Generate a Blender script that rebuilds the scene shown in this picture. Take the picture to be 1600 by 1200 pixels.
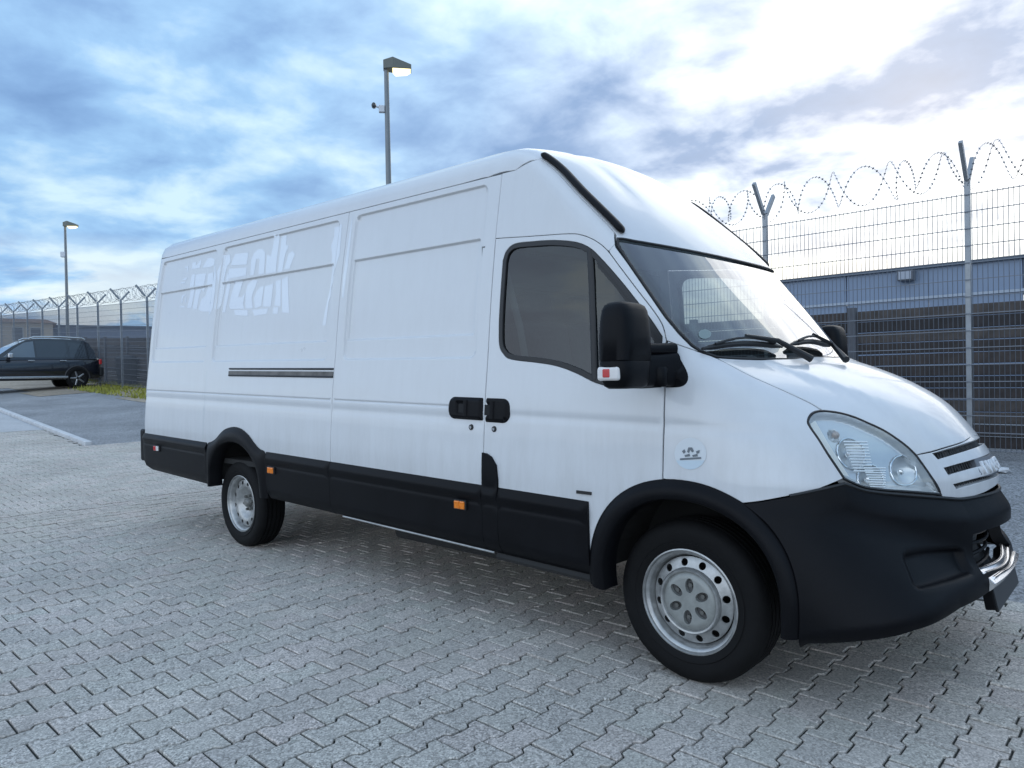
import bpy, bmesh, math, random
import numpy as np
from mathutils import Vector, Matrix
from mathutils.geometry import delaunay_2d_cdt

random.seed(7); rng = np.random.default_rng(7)
for o in list(bpy.data.objects): bpy.data.objects.remove(o)
scene = bpy.context.scene
COL = scene.collection

# ------------------------------------------------------------------ camera
CAM = np.array([1.5018, -3.6499, 1.3039]); FPX = 1121.73
YAW, PITCH, ROLL = 2.31120, -.01131, -.01862
def cam_axes():
    d = np.array([math.cos(PITCH)*math.cos(YAW), math.cos(PITCH)*math.sin(YAW), math.sin(PITCH)])
    r = np.array([math.sin(YAW), -math.cos(YAW), 0.]); u = np.cross(r, d)
    c, s = math.cos(ROLL), math.sin(ROLL)
    return c*r+s*u, -s*r+c*u, d
CR, CU, CD = cam_axes()
cd = bpy.data.cameras.new('camera'); cam = bpy.data.objects.new('camera', cd); COL.objects.link(cam)
cd.sensor_width = 36; cd.lens = 36*FPX/1600; cd.clip_start = .05; cd.clip_end = 3000
M = Matrix.Identity(4)
for i in range(3):
    M[i][0], M[i][1], M[i][2], M[i][3] = CR[i], CU[i], -CD[i], CAM[i]
cam.matrix_world = M
scene.camera = cam
def ray(px): return CR*((px[0]-800)/FPX) + CU*((600-px[1])/FPX) + CD
def on_plane(px, axis, val):
    d = ray(px); return CAM + d*((val-CAM[axis])/d[axis])

# ------------------------------------------------------------------ sky, sun, exposure
SUN_AZ = math.atan2(.94, -.20)              # direction towards the bright part of the sky
SUN_EL = math.radians(16)
SKYX, SKYY = 11.5, .7
w = bpy.data.worlds.new('World'); scene.world = w; w.use_nodes = True
nt = w.node_tree; N = nt.nodes; L = nt.links; N.clear()
def nd(t, **k):
    n = N.new(t)
    for a, b in k.items(): setattr(n, a, b)
    return n
out = nd('ShaderNodeOutputWorld'); bg = nd('ShaderNodeBackground'); L.new(bg.outputs[0], out.inputs[0])
sky = nd('ShaderNodeTexSky', sky_type='NISHITA', sun_disc=False, sun_elevation=SUN_EL, sun_rotation=math.pi/2-SUN_AZ, air_density=1.3, dust_density=2.0)
skm = nd('ShaderNodeMix', data_type='RGBA', blend_type='MULTIPLY'); skm.inputs[0].default_value = 1
L.new(sky.outputs[0], skm.inputs[6]); skm.inputs[7].default_value = (.10, .10, .10, 1)
tc = nd('ShaderNodeTexCoord'); sep = nd('ShaderNodeSeparateXYZ'); L.new(tc.outputs['Generated'], sep.inputs[0])
def mth(op, a, b=None, clamp=False):
    n = nd('ShaderNodeMath', operation=op, use_clamp=clamp)
    for i, v in enumerate((a, b)):
        if v is None: continue
        if isinstance(v, (int, float)): n.inputs[i].default_value = v
        else: L.new(v, n.inputs[i])
    return n.outputs[0]
zc = mth('ADD', mth('MAXIMUM', sep.outputs[2], 0.0), .20)
cx = mth('DIVIDE', sep.outputs[0], zc); cy = mth('DIVIDE', sep.outputs[1], zc)
cmb = nd('ShaderNodeCombineXYZ'); L.new(cx, cmb.inputs[0]); L.new(cy, cmb.inputs[1])
mp = nd('ShaderNodeMapping'); mp.inputs['Location'].default_value = (SKYX, SKYY, 0)
L.new(cmb.outputs[0], mp.inputs[0])
def noise(scale, det, rough, dist=0, vec=None, lac=2.1):
    n = nd('ShaderNodeTexNoise'); n.inputs['Scale'].default_value = scale; n.inputs['Detail'].default_value = det
    n.inputs['Roughness'].default_value = rough; n.inputs['Distortion'].default_value = dist; n.inputs['Lacunarity'].default_value = lac
    L.new(vec or mp.outputs[0], n.inputs['Vector']); return n.outputs[0]
n1 = noise(1.0, 6, .50, .15); n2 = noise(3.8, 6, .52, .2); n3 = noise(.5, 3, .5, .2)
def ramp(src, stops):
    r = nd('ShaderNodeValToRGB'); e = r.color_ramp.elements
    while len(e) < len(stops): e.new(.5)
    for k, (p_, c_) in enumerate(stops): e[k].position = p_; e[k].color = c_
    L.new(src, r.inputs[0]); return r.outputs[0]
def g(v): return (v, v, v, 1)
thick = mth('ADD', mth('MULTIPLY', n1, .60), mth('MULTIPLY', n2, .40))
deck = ramp(thick, [(.345, (.115, .225, .42, 1)), (.42, (.15, .275, .50, 1)), (.485, (.195, .345, .585, 1)), (.55, (.27, .46, .70, 1)), (.63, (.50, .67, .78, 1))])
# like any overcast the deck is brightest overhead
zen = nd('ShaderNodeMix', data_type='RGBA', blend_type='MIX'); L.new(ramp(sep.outputs[2], [(.25, g(0)), (.45, g(.10)), (1.0, g(1))]), zen.inputs[0]); zen.inputs[6].default_value = (0, 0, 0, 1); zen.inputs[7].default_value = (.26, .265, .27, 1)
dz_ = nd('ShaderNodeMix', data_type='RGBA', blend_type='ADD'); dz_.inputs[0].default_value = 1; L.new(deck, dz_.inputs[6]); L.new(zen.outputs[2], dz_.inputs[7])
# sky opposite the sun, out of view, brightened to light the van's near side
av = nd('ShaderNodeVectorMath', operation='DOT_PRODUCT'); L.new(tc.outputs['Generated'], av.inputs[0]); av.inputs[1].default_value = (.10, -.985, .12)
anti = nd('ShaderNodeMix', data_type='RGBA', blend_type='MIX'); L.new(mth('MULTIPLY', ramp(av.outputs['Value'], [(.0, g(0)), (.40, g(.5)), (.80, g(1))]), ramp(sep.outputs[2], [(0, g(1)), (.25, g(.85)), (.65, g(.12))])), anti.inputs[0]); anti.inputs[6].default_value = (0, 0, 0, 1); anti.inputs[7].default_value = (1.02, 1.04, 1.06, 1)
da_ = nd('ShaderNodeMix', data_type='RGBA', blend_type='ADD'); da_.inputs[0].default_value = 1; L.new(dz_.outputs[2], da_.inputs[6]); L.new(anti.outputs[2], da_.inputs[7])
# the sun stands behind the deck: a broad glow about its direction
dv = nd('ShaderNodeVectorMath', operation='DOT_PRODUCT'); L.new(tc.outputs['Generated'], dv.inputs[0])
GA, GE = math.atan2(.95, -.10), math.radians(17)
dv.inputs[1].default_value = (math.cos(GA)*math.cos(GE), math.sin(GA)*math.cos(GE), math.sin(GE))
glow = ramp(dv.outputs['Value'], [(.62, g(0)), (.80, g(.12)), (.90, g(.45)), (.965, g(.95)), (1.0, g(1))])
glowm = mth('MULTIPLY', glow, mth('ADD', .16, mth('MULTIPLY', ramp(thick, [(.41, g(0)), (.56, g(1))]), 1.0)))
gl = nd('ShaderNodeMix', data_type='RGBA', blend_type='ADD'); gl.inputs[0].default_value = 1
L.new(da_.outputs[2], gl.inputs[6])
gc = nd('ShaderNodeMix', data_type='RGBA', blend_type='MIX'); gc.inputs[6].default_value = (0, 0, 0, 1); gc.inputs[7].default_value = (.80, .68, .47, 1)
L.new(glowm, gc.inputs[0]); L.new(gc.outputs[2], gl.inputs[7])
# pale band of thin cloud low over the horizon
band = mth('MULTIPLY', ramp(sep.outputs[2], [(0, g(.8)), (.07, g(1)), (.13, g(.8)), (.18, g(0))]), ramp(noise(1.6, 6, .6, .4), [(.44, g(0)), (.54, g(1))]))
hb = nd('ShaderNodeMix', data_type='RGBA', blend_type='MIX'); L.new(mth('MULTIPLY', band, .6), hb.inputs[0]); L.new(gl.outputs[2], hb.inputs[6]); hb.inputs[7].default_value = (.78, .80, .74, 1)
mixs = nd('ShaderNodeMix', data_type='RGBA', blend_type='MIX')
cover = ramp(n3, [(.30, g(.88)), (.62, g(.98))])
L.new(cover, mixs.inputs[0]); L.new(skm.outputs[2], mixs.inputs[6]); L.new(hb.outputs[2], mixs.inputs[7])
L.new(mixs.outputs[2], bg.inputs[0]); bg.inputs[1].default_value = 1.0

sd = bpy.data.lights.new('sun', 'SUN'); sd.energy = .5; sd.angle = math.radians(60); sd.color = (1, .93, .82)
sun = bpy.data.objects.new('sun', sd); COL.objects.link(sun)
sv = Vector((math.cos(SUN_AZ)*math.cos(SUN_EL), math.sin(SUN_AZ)*math.cos(SUN_EL), math.sin(SUN_EL)))
sun.rotation_euler = (-sv).to_track_quat('-Z', 'Y').to_euler(); sun.location = (0, 0, 30)
vs = scene.view_settings; vs.view_transform = 'Standard'; vs.look = 'None'; vs.exposure = .46; vs.gamma = 1; vs.use_curve_mapping = False
scene.cycles.use_denoising = True
scene.cycles.max_bounces = 8; scene.cycles.transparent_max_bounces = 24

# ------------------------------------------------------------------ materials
MATS = {}
def mat(name, col=(.5,.5,.5), rough=.5, metal=0., coat=0., coat_rough=.05, var=0., vscale=3., bump=0., bscale=200., spec=.5, emit=None, estr=1., dirt=None):
    if name in MATS: return MATS[name]
    m = bpy.data.materials.new(name); m.use_nodes = True; t = m.node_tree; b = t.nodes['Principled BSDF']
    b.inputs['Base Color'].default_value = (*col, 1); b.inputs['Roughness'].default_value = rough; b.inputs['Metallic'].default_value = metal
    b.inputs['Coat Weight'].default_value = coat; b.inputs['Coat Roughness'].default_value = coat_rough; b.inputs['Specular IOR Level'].default_value = spec
    tcn = t.nodes.new('ShaderNodeTexCoord')
    if var:
        n = t.nodes.new('ShaderNodeTexNoise'); n.inputs['Scale'].default_value = vscale; n.inputs['Detail'].default_value = 6; n.inputs['Roughness'].default_value = .65
        t.links.new(tcn.outputs['Object'], n.inputs['Vector'])
        r = t.nodes.new('ShaderNodeValToRGB'); r.color_ramp.elements[0].position = .3; r.color_ramp.elements[1].position = .7
        r.color_ramp.elements[0].color = (*[max(0, c*(1-var)) for c in col], 1); r.color_ramp.elements[1].color = (*[min(1, c*(1+var)) for c in col], 1)
        t.links.new(n.outputs[0], r.inputs[0]); t.links.new(r.outputs[0], b.inputs['Base Color'])
        mr = t.nodes.new('ShaderNodeMapRange'); mr.inputs[3].default_value = max(.02, rough-.08); mr.inputs[4].default_value = min(1, rough+.1)
        t.links.new(n.outputs[0], mr.inputs[0]); t.links.new(mr.outputs[0], b.inputs['Roughness'])
    if bump:
        n2_ = t.nodes.new('ShaderNodeTexNoise'); n2_.inputs['Scale'].default_value = bscale; n2_.inputs['Detail'].default_value = 4
        t.links.new(tcn.outputs['Object'], n2_.inputs['Vector'])
        bp = t.nodes.new('ShaderNodeBump'); bp.inputs['Strength'].default_value = bump; bp.inputs['Distance'].default_value = .004
        t.links.new(n2_.outputs[0], bp.inputs['Height']); t.links.new(bp.outputs[0], b.inputs['Normal'])
    if emit:
        b.inputs['Emission Color'].default_value = (*emit, 1); b.inputs['Emission Strength'].default_value = estr
    MATS[name] = m; return m
def glass(name, tint=(.8,.85,.85), ior=1.5, rough=0.0, gain=2.0):
    if name in MATS: return MATS[name]
    m = bpy.data.materials.new(name); m.use_nodes = True; t = m.node_tree; t.nodes.clear()
    o = t.nodes.new('ShaderNodeOutputMaterial'); mx = t.nodes.new('ShaderNodeMixShader'); tr = t.nodes.new('ShaderNodeBsdfTransparent'); gs = t.nodes.new('ShaderNodeBsdfGlossy')
    fr = t.nodes.new('ShaderNodeFresnel'); fr.inputs[0].default_value = ior
    ge = t.nodes.new('ShaderNodeNewGeometry')
    ml = t.nodes.new('ShaderNodeMath'); ml.operation = 'MULTIPLY'; ml.inputs[1].default_value = gain; ml.use_clamp = True
    inv = t.nodes.new('ShaderNodeMath'); inv.operation = 'SUBTRACT'; inv.inputs[0].default_value = 1
    t.links.new(ge.outputs['Backfacing'], inv.inputs[1])
    ml2 = t.nodes.new('ShaderNodeMath'); ml2.operation = 'MULTIPLY'
    tr.inputs[0].default_value = (*tint, 1); gs.inputs['Roughness'].default_value = rough
    t.links.new(fr.outputs[0], ml.inputs[0]); t.links.new(ml.outputs[0], ml2.inputs[0]); t.links.new(inv.outputs[0], ml2.inputs[1])
    t.links.new(ml2.outputs[0], mx.inputs[0]); t.links.new(tr.outputs[0], mx.inputs[1]); t.links.new(gs.outputs[0], mx.inputs[2]); t.links.new(mx.outputs[0], o.inputs[0])
    MATS[name] = m; return m

# ------------------------------------------------------------------ scene-graph helpers
def mesh_obj(name, V, Fc, material, parent=None, smooth=False, normals=None):
    me = bpy.data.meshes.new(name); me.from_pydata([tuple(map(float, v)) for v in V], [], [tuple(map(int, f)) for f in Fc]); 
    if smooth: me.polygons.foreach_set('use_smooth', [True]*len(me.polygons))
    me.update()
    if normals is not None: me.normals_split_custom_set_from_vertices([tuple(map(float, n)) for n in normals])
    o = bpy.data.objects.new(name, me); COL.objects.link(o)
    for mm in (material if isinstance(material, (list, tuple)) else [material]): me.materials.append(mm)
    if parent is not None: o.parent = parent
    return o
def thing(name, label, cat, loc=(0,0,0), rz=0, group=None):
    o = bpy.data.objects.new(name, None); COL.objects.link(o); o.location = loc; o.rotation_euler = (0, 0, rz); o.empty_display_size = .2
    o['label'] = label; o['category'] = cat
    if group: o['group'] = group
    return o
def tag(o, label, cat, group=None):
    o['label'] = label; o['category'] = cat
    if group: o['group'] = group
    return o
class MB:
    """collects simple solids into one mesh"""
    def __init__(s): s.V = []; s.F = []
    def add(s, V, Fc):
        k = len(s.V); s.V += [tuple(v) for v in V]; s.F += [tuple(i+k for i in f) for f in Fc]; return s
    def box(s, c, h, R=None):
        P = [Vector((x*h[0], y*h[1], z*h[2])) for x in (-1,1) for y in (-1,1) for z in (-1,1)]
        if R is not None: P = [R @ q for q in P]
        return s.add([q+Vector(c) for q in P], [(0,1,3,2),(4,6,7,5),(0,4,5,1),(2,3,7,6),(0,2,6,4),(1,5,7,3)])
    def tube(s, pts, r, n=8, caps=True, flat=1., up=(0,0,1)):
        pts = [Vector(q) for q in pts]; V = []; Fc = []; m = len(pts); rr = r if hasattr(r, '__len__') else [r]*m
        for i, q in enumerate(pts):
            d = (pts[min(i+1, m-1)]-pts[max(i-1, 0)]).normalized()
            a = d.cross(Vector(up)); a = a.normalized() if a.length > 1e-4 else d.orthogonal().normalized(); b = d.cross(a)
            for k in range(n):
                t = 2*math.pi*k/n; V.append(q+a*(rr[i]*math.cos(t))+b*(rr[i]*flat*math.sin(t)))
        for i in range(m-1):
            for k in range(n):
                k2 = (k+1) % n; Fc.append((i*n+k, i*n+k2, (i+1)*n+k2, (i+1)*n+k))
        if caps: Fc.append(tuple(range(n))[::-1]); Fc.append(tuple((m-1)*n+k for k in range(n)))
        return s.add(V, Fc)
    def lathe(s, prof, n=48, axis='y', c=(0,0,0), closed=False):
        V = []; Fc = []; m = len(prof)
        for k in range(n):
            t = 2*math.pi*k/n
            for r, h in prof:
                a, b = r*math.cos(t), r*math.sin(t)
                V.append((c[0]+a, c[1]+h, c[2]+b) if axis == 'y' else (c[0]+a, c[1]+b, c[2]+h))
        for k in range(n):
            k2 = (k+1) % n
            for i in range(m-1 if not closed else m):
                j = (i+1) % m; Fc.append((k*m+i, k2*m+i, k2*m+j, k*m+j))
        return s.add(V, Fc)
    def build(s, name, material, parent=None, smooth=False, bevel=0, seg=2):
        o = mesh_obj(name, s.V, s.F, material, parent, smooth)
        bm = bmesh.new(); bm.from_mesh(o.data); bmesh.ops.remove_doubles(bm, verts=bm.verts, dist=1e-5); bmesh.ops.recalc_face_normals(bm, faces=bm.faces)
        if bevel: bmesh.ops.bevel(bm, geom=[e for e in bm.edges if len(e.link_faces) == 2 and e.calc_face_angle(0) > .6], offset=bevel, segments=seg, profile=.5, affect='EDGES', clamp_overlap=True)
        if smooth:
            for e in bm.edges: e.smooth = not (len(e.link_faces) == 2 and e.calc_face_angle(0) > .7)
            for f in bm.faces: f.smooth = True
        bm.to_mesh(o.data); bm.free(); return o
# ------------------------------------------------------------------ van body surface (implicit), x forward, near side y<0
RAKE=.021
class Spl:
    def __init__(s,xs,ys):
        s.x=np.array(xs,float);s.y=np.array(ys,float);n=len(xs);h=np.diff(s.x);d=np.diff(s.y)/h
        m=np.zeros(n);m[1:-1]=np.where(d[1:]*d[:-1]>0,2*d[1:]*d[:-1]/(d[1:]+d[:-1]+1e-12),0)
        m[0]=d[0];m[-1]=d[-1];s.m=m
    def __call__(s,q):
        q=np.asarray(q,float);i=np.clip(np.searchsorted(s.x,q)-1,0,len(s.x)-2)
        h=s.x[i+1]-s.x[i];t=(q-s.x[i])/h;tc=np.clip(t,0,1)
        r=((2*tc**3-3*tc**2+1)*s.y[i]+(tc**3-2*tc**2+tc)*h*s.m[i]+(-2*tc**3+3*tc**2)*s.y[i+1]+(tc**3-tc**2)*h*s.m[i+1])
        return r+np.where(t<0,t*h*s.m[i],0)+np.where(t>1,(t-1)*h*s.m[i+1],0)
Wz=Spl([.2,.45,.75,.95,1.14,1.4,1.65,2.0,2.22,2.4,2.6,2.9],[1.0,1.018,1.022,1.012,.998,.968,.942,.895,.858,.826,.785,.72])
XU=Spl([.8,1.2,1.40,1.6,1.8,1.94,2.06,2.2,2.42,2.7],[.70,.40,.245,.085,-.08,-.195,-.31,-.465,-.73,-1.10])
XN=Spl([.1,.3,.4,.5,.62,.75,.86,.94,1.0,1.1],[.75,.868,.908,.938,.952,.957,.962,.940,.918,.87])
ZH=Spl([-.3,.1,.3,.5,.7,.85,.97,1.1],[1.47,1.40,1.355,1.287,1.178,1.068,.968,.85])
HD=Spl([-.3,.1,.3,.5,.7,1.0],[.01,.03,.095,.165,.19,.19])
def smax(a,b,r):
    h=np.maximum(r-np.abs(a-b),0)/r
    return np.maximum(a,b)+h*h*r*.25
def smin(a,b,r): return -smax(-a,-b,r)
def F(P):
    x,y,z=P[...,0],np.abs(P[...,1]),P[...,2]
    side=y-(Wz(z)-.20*np.maximum(0,x-.25)**2)
    up=(x-(XU(z)-.160*(y/.8)**2.2))*.74
    top=z-(2.565-.05*(y/.8)**2)
    nose=(x-(XN(z)-.56*((y*y+.0324)**.75-.0324**.75)))*.85
    hood=(z-(ZH(x)-HD(x)*(y/.8)**2.4))*.88
    fr=smin(up,smax(hood,nose,.10),.04)
    k=np.clip((z-1.15)/.4,0,1);r=.22-.14*k
    b=smax(side,fr,r)
    b=smax(b,top,.13)
    return smax(b,-(x+5.635)*1.0,.10)
def grad(P, e=1e-3):
    G = np.zeros_like(P)
    for i in range(3):
        d = np.zeros(3); d[i] = e; G[:, i] = F(P+d)-F(P-d)
    return G/np.linalg.norm(G, axis=1, keepdims=True)
def march(o, d, t0, t1, n=40, off=0.):
    ts = np.linspace(t0, t1, n); k = np.zeros(len(o), int); found = np.zeros(len(o), bool)
    for i, t in enumerate(ts):
        v = F(o+d*t)-off < 0; new = v & ~found; k[new] = i; found |= v
        if found.all(): break
    k = np.maximum(k, 1); a = ts[k-1].copy(); b = ts[k].copy()
    for _ in range(16):
        m = .5*(a+b); v = F(o+d*m[:, None])-off > 0
        a = np.where(v, m, a); b = np.where(v, b, m)
    return o+d*(.5*(a+b))[:, None], found
def T3(pxs, off=0.):
    """picture points -> points on the van's surface (van frame before rake)"""
    d = np.array([ray(q) for q in pxs]); o = np.tile(CAM, (len(d), 1))
    o[:, 2] += RAKE*o[:, 0]; d[:, 2] += RAKE*d[:, 0]
    P, ok = march(o, d, 1.9, 8.5, 170, off)
    return P
def TB(P):
    P = np.array(P, float); P[..., 2] = P[..., 2]-RAKE*P[..., 0]; return P
class Side:
    def rays(s, uv): n = len(uv); return np.stack([uv[:,0], np.full(n, -1.35), uv[:,1]], 1), np.tile([0.,1,0], (n,1)), .2, 1.0, np.tile([1.,0,0],(n,1)), np.tile([0.,0,1],(n,1))
    def inv(s, P): P = np.asarray(P); return P[:, [0,2]]
class Dir:
    def __init__(s, O, e1, e2):
        s.O = np.array(O, float); s.e1 = np.array(e1, float)/np.linalg.norm(e1); e2 = np.array(e2, float); e2 = e2-s.e1*(e2@s.e1); s.e2 = e2/np.linalg.norm(e2); s.n = np.cross(s.e1, s.e2)
    def rays(s, uv): n = len(uv); return s.O+uv[:,:1]*s.e1+uv[:,1:]*s.e2+s.n*.8, np.tile(-s.n,(n,1)), 0, 1.6, np.tile(s.e1,(n,1)), np.tile(s.e2,(n,1))
    def inv(s, P): q = np.asarray(P)-s.O; return np.stack([q@s.e1, q@s.e2], 1)
class Cyl:
    def __init__(s, x0, R=.9): s.x0 = x0; s.R = R
    def rays(s, uv):
        t = uv[:,0]/s.R; c, q = np.cos(t), np.sin(t); z = 0*t
        return np.stack([s.x0+1.7*c, 1.7*q, uv[:,1]],1), -np.stack([c,q,z],1), 0, 1.5, np.stack([-q,c,z],1), np.tile([0.,0,1],(len(uv),1))
    def inv(s, P): P = np.asarray(P); return np.stack([np.arctan2(P[:,1], P[:,0]-s.x0)*s.R, P[:,2]],1)
class Fan:
    xc, zc, R = -1.3, 1.85, .85
    def rays(s, uv):
        u, a = uv[:,0], uv[:,1]/s.R; ph = np.maximum(u-s.xc, 0)/s.R; cx = np.minimum(u, s.xc)
        D = np.stack([np.sin(ph), 0*ph, np.cos(ph)],1); Y = np.array([0,1.,0])
        r = np.cos(a)[:,None]*D+np.sin(a)[:,None]*Y; o = np.stack([cx, 0*cx, 0*cx+s.zc],1)
        return o+r*1.7, -r, 0, 1.5, np.stack([np.cos(ph), 0*ph, -np.sin(ph)],1), -np.sin(a)[:,None]*D+np.cos(a)[:,None]*Y
    def inv(s, P):
        P = np.asarray(P); q = P-np.array([s.xc,0,s.zc]); back = P[:,0] < s.xc
        a = np.where(back, np.arctan2(P[:,1], P[:,2]-s.zc), np.arctan2(P[:,1], np.hypot(q[:,0], q[:,2])))
        u = np.where(back, P[:,0], s.xc+np.arctan2(q[:,0], q[:,2])*s.R); return np.stack([u, a*s.R],1)
def smooth_line(pts, per=6):
    P = np.array(pts, float); P2 = np.vstack([2*P[0]-P[1], P, 2*P[-1]-P[-2]]); out = []
    for i in range(1, len(P2)-2):
        a, b, c, d = P2[i-1:i+3]
        for k in range(per):
            t = k/per; out.append(.5*((2*b)+(c-a)*t+(2*a-5*b+4*c-d)*t*t+(-a+3*b-3*c+d)*t**3))
    out.append(P[-1]); return np.array(out)
def resample(poly, h):
    poly = np.asarray(poly, float); out = []
    for i in range(len(poly)):
        a, b = poly[i], poly[(i+1) % len(poly)]; m = max(1, int(np.ceil(np.linalg.norm(b-a)/h)))
        for k in range(m): out.append(a+(b-a)*k/m)
    out = np.array(out); keep = np.linalg.norm(out-np.roll(out, 1, 0), axis=1) > 1e-4
    return out[keep]
def area(p): x, y = p[:,0], p[:,1]; return .5*np.sum(x*np.roll(y,-1)-np.roll(x,-1)*y)
def inset(p, g):
    if g == 0: return p
    s = 1 if area(p) > 0 else -1
    a = p-np.roll(p,1,0); b = np.roll(p,-1,0)-p
    na = np.stack([-a[:,1],a[:,0]],1); nb = np.stack([-b[:,1],b[:,0]],1)
    na /= np.linalg.norm(na,axis=1,keepdims=True)+1e-12; nb /= np.linalg.norm(nb,axis=1,keepdims=True)+1e-12
    n = na+nb; n /= np.linalg.norm(n,axis=1,keepdims=True)+1e-12
    c = np.maximum((n*na).sum(1), .4)
    return p+s*n*(g/c)[:,None]
def inside(q, poly):
    x, y = q[:,0], q[:,1]; r = np.zeros(len(q), bool)
    for i in range(len(poly)):
        a, b = poly[i-1], poly[i]
        c = (a[1] > y) != (b[1] > y)
        if c.any(): r ^= c & (x < (b[0]-a[0])*(y-a[1])/(b[1]-a[1]+1e-15)+a[0])
    return r
def pdist(q, poly):
    d = np.full(len(q), 1e9)
    for i in range(len(poly)):
        a, b = poly[i-1], poly[i]; ab = b-a; t = np.clip(((q-a)@ab)/(ab@ab+1e-15), 0, 1)
        d = np.minimum(d, np.linalg.norm(q-a-t[:,None]*ab, axis=1))
    return d
def sst(a, b, x): t = np.clip((x-a)/(b-a), 0, 1); return t*t*(3-2*t)
def poly_in(q, poly, wdt):            # 0 outside, 1 deeper than wdt inside
    return np.where(inside(q, poly), sst(0, wdt, pdist(q, poly)), 0.)
def panel(name, chart, outer, material, parent, holes=(), h=.04, hb=None, us=None, vs_=None, disp=None, rim=.02, gap=.0042, mirror=False, hgap=None, tb=True):
    hb = hb or h
    loops = [inset(resample(outer, hb), gap)]+[inset(resample(q, min(hb, .03)), -(gap if hgap is None else hgap)) for q in holes]
    lo = loops[0].min(0); hi = loops[0].max(0)
    us = np.arange(lo[0]+h*.5, hi[0], h) if us is None else np.array([u for u in us if lo[0] < u < hi[0]])
    vs_ = np.arange(lo[1]+h*.5, hi[1], h) if vs_ is None else np.array([v for v in vs_ if lo[1] < v < hi[1]])
    Gp = np.stack(np.meshgrid(us, vs_, indexing='ij'), -1).reshape(-1, 2)
    k = inside(Gp, loops[0])
    for q in loops[1:]: k &= ~inside(Gp, q)
    Gp = Gp[k]
    if len(Gp):
        tol = .35*min(h, hb); k = np.ones(len(Gp), bool)
        for q in loops: k &= pdist(Gp, q) > tol
        Gp = Gp[k]
    pts = np.vstack(loops+[Gp]); edges = []; st = 0; ring = []
    for q in loops:
        m = len(q); edges += [(st+i, st+(i+1) % m) for i in range(m)]; st += m
    r = delaunay_2d_cdt([Vector(q) for q in pts], edges, [], 0, 1e-6)
    UV = np.array([tuple(v) for v in r[0]]); tri = np.array([f for f in r[2] if len(f) == 3])
    cen = UV[tri].mean(1); ok = inside(cen, loops[0])
    for q in loops[1:]: ok &= ~inside(cen, q)
    tri = tri[ok]
    o, d, t0, t1, eu, ev = chart.rays(UV); P, fd = march(o, d, t0, t1)
    n = grad(P)
    nd_ = (n*d).sum(1, keepdims=True); nd_ = np.where(np.abs(nd_) < .12, -.12, nd_)
    Tu = eu-d*((n*eu).sum(1, keepdims=True)/nd_); Tv = ev-d*((n*ev).sum(1, keepdims=True)/nd_)
    if disp is not None:
        D = disp(UV); e = .0015
        Du = (disp(UV+[e,0])-disp(UV-[e,0]))/(2*e); Dv = (disp(UV+[0,e])-disp(UV-[0,e]))/(2*e)
        nn = np.cross(Tu+n*Du[:,None], Tv+n*Dv[:,None]); nn /= np.linalg.norm(nn,axis=1,keepdims=True)
        P = P+n*D[:,None]
    else: nn = n
    a, b, c = UV[tri[:,0]], UV[tri[:,1]], UV[tri[:,2]]
    cr = (b[:,0]-a[:,0])*(c[:,1]-a[:,1])-(b[:,1]-a[:,1])*(c[:,0]-a[:,0]); tri[cr < 0] = tri[cr < 0][:, ::-1]
    V = [P]; NN = [nn]; Fc = [tuple(t) for t in tri]
    if rim:
        cnt = {}
        for t in tri:
            for i in range(3): e = (t[i], t[(i+1) % 3]); cnt[e] = 1
        be = [e for e in cnt if (e[1], e[0]) not in cnt]
        base = len(P)
        mp_ = {}
        outn = {}
        for a_, b_ in be:
            t_ = P[b_]-P[a_]; q = np.cross(t_, nn[a_]); q /= np.linalg.norm(q)+1e-12
            for k_ in (a_, b_): outn[k_] = outn.get(k_, 0)+q
        ids = list(outn); mp_ = {k_: i for i, k_ in enumerate(ids)}; ia = np.array(ids)
        on = np.array([outn[k_] for k_ in ids]); on /= np.linalg.norm(on,axis=1,keepdims=True)+1e-12
        m = len(ids); rr = min(.004, rim*.4)
        V += [P[ia], P[ia]+on*rr*.5-nn[ia]*rr, P[ia]+on*rr*.5-nn[ia]*rim]; n1_ = on+nn[ia]; n1_ /= np.linalg.norm(n1_,axis=1,keepdims=True); NN += [nn[ia], on, on]
        for a_, b_ in be:
            A, B = base+mp_[a_], base+mp_[b_]
            Fc += [(A, A+m, B+m, B), (A+m, A+2*m, B+2*m, B+m)]
    V = np.vstack(V); NN = np.vstack(NN)
    if tb: V = TB(V)
    ob = mesh_obj(name, V, Fc, material, parent, True, NN)
    if mirror:
        V2 = V*[1,-1,1]; N2 = NN*[1,-1,1]
        ob2 = mesh_obj(name, V2, [f[::-1] for f in Fc], material, parent, True, N2)
        return ob, ob2
    return ob
def surf(chart, uv, off=0.):
    o, d, t0, t1, _, _ = chart.rays(np.asarray(uv, float)); P, _f = march(o, d, t0, t1)
    return P+grad(P)*np.asarray(off).reshape(-1,1)
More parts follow.
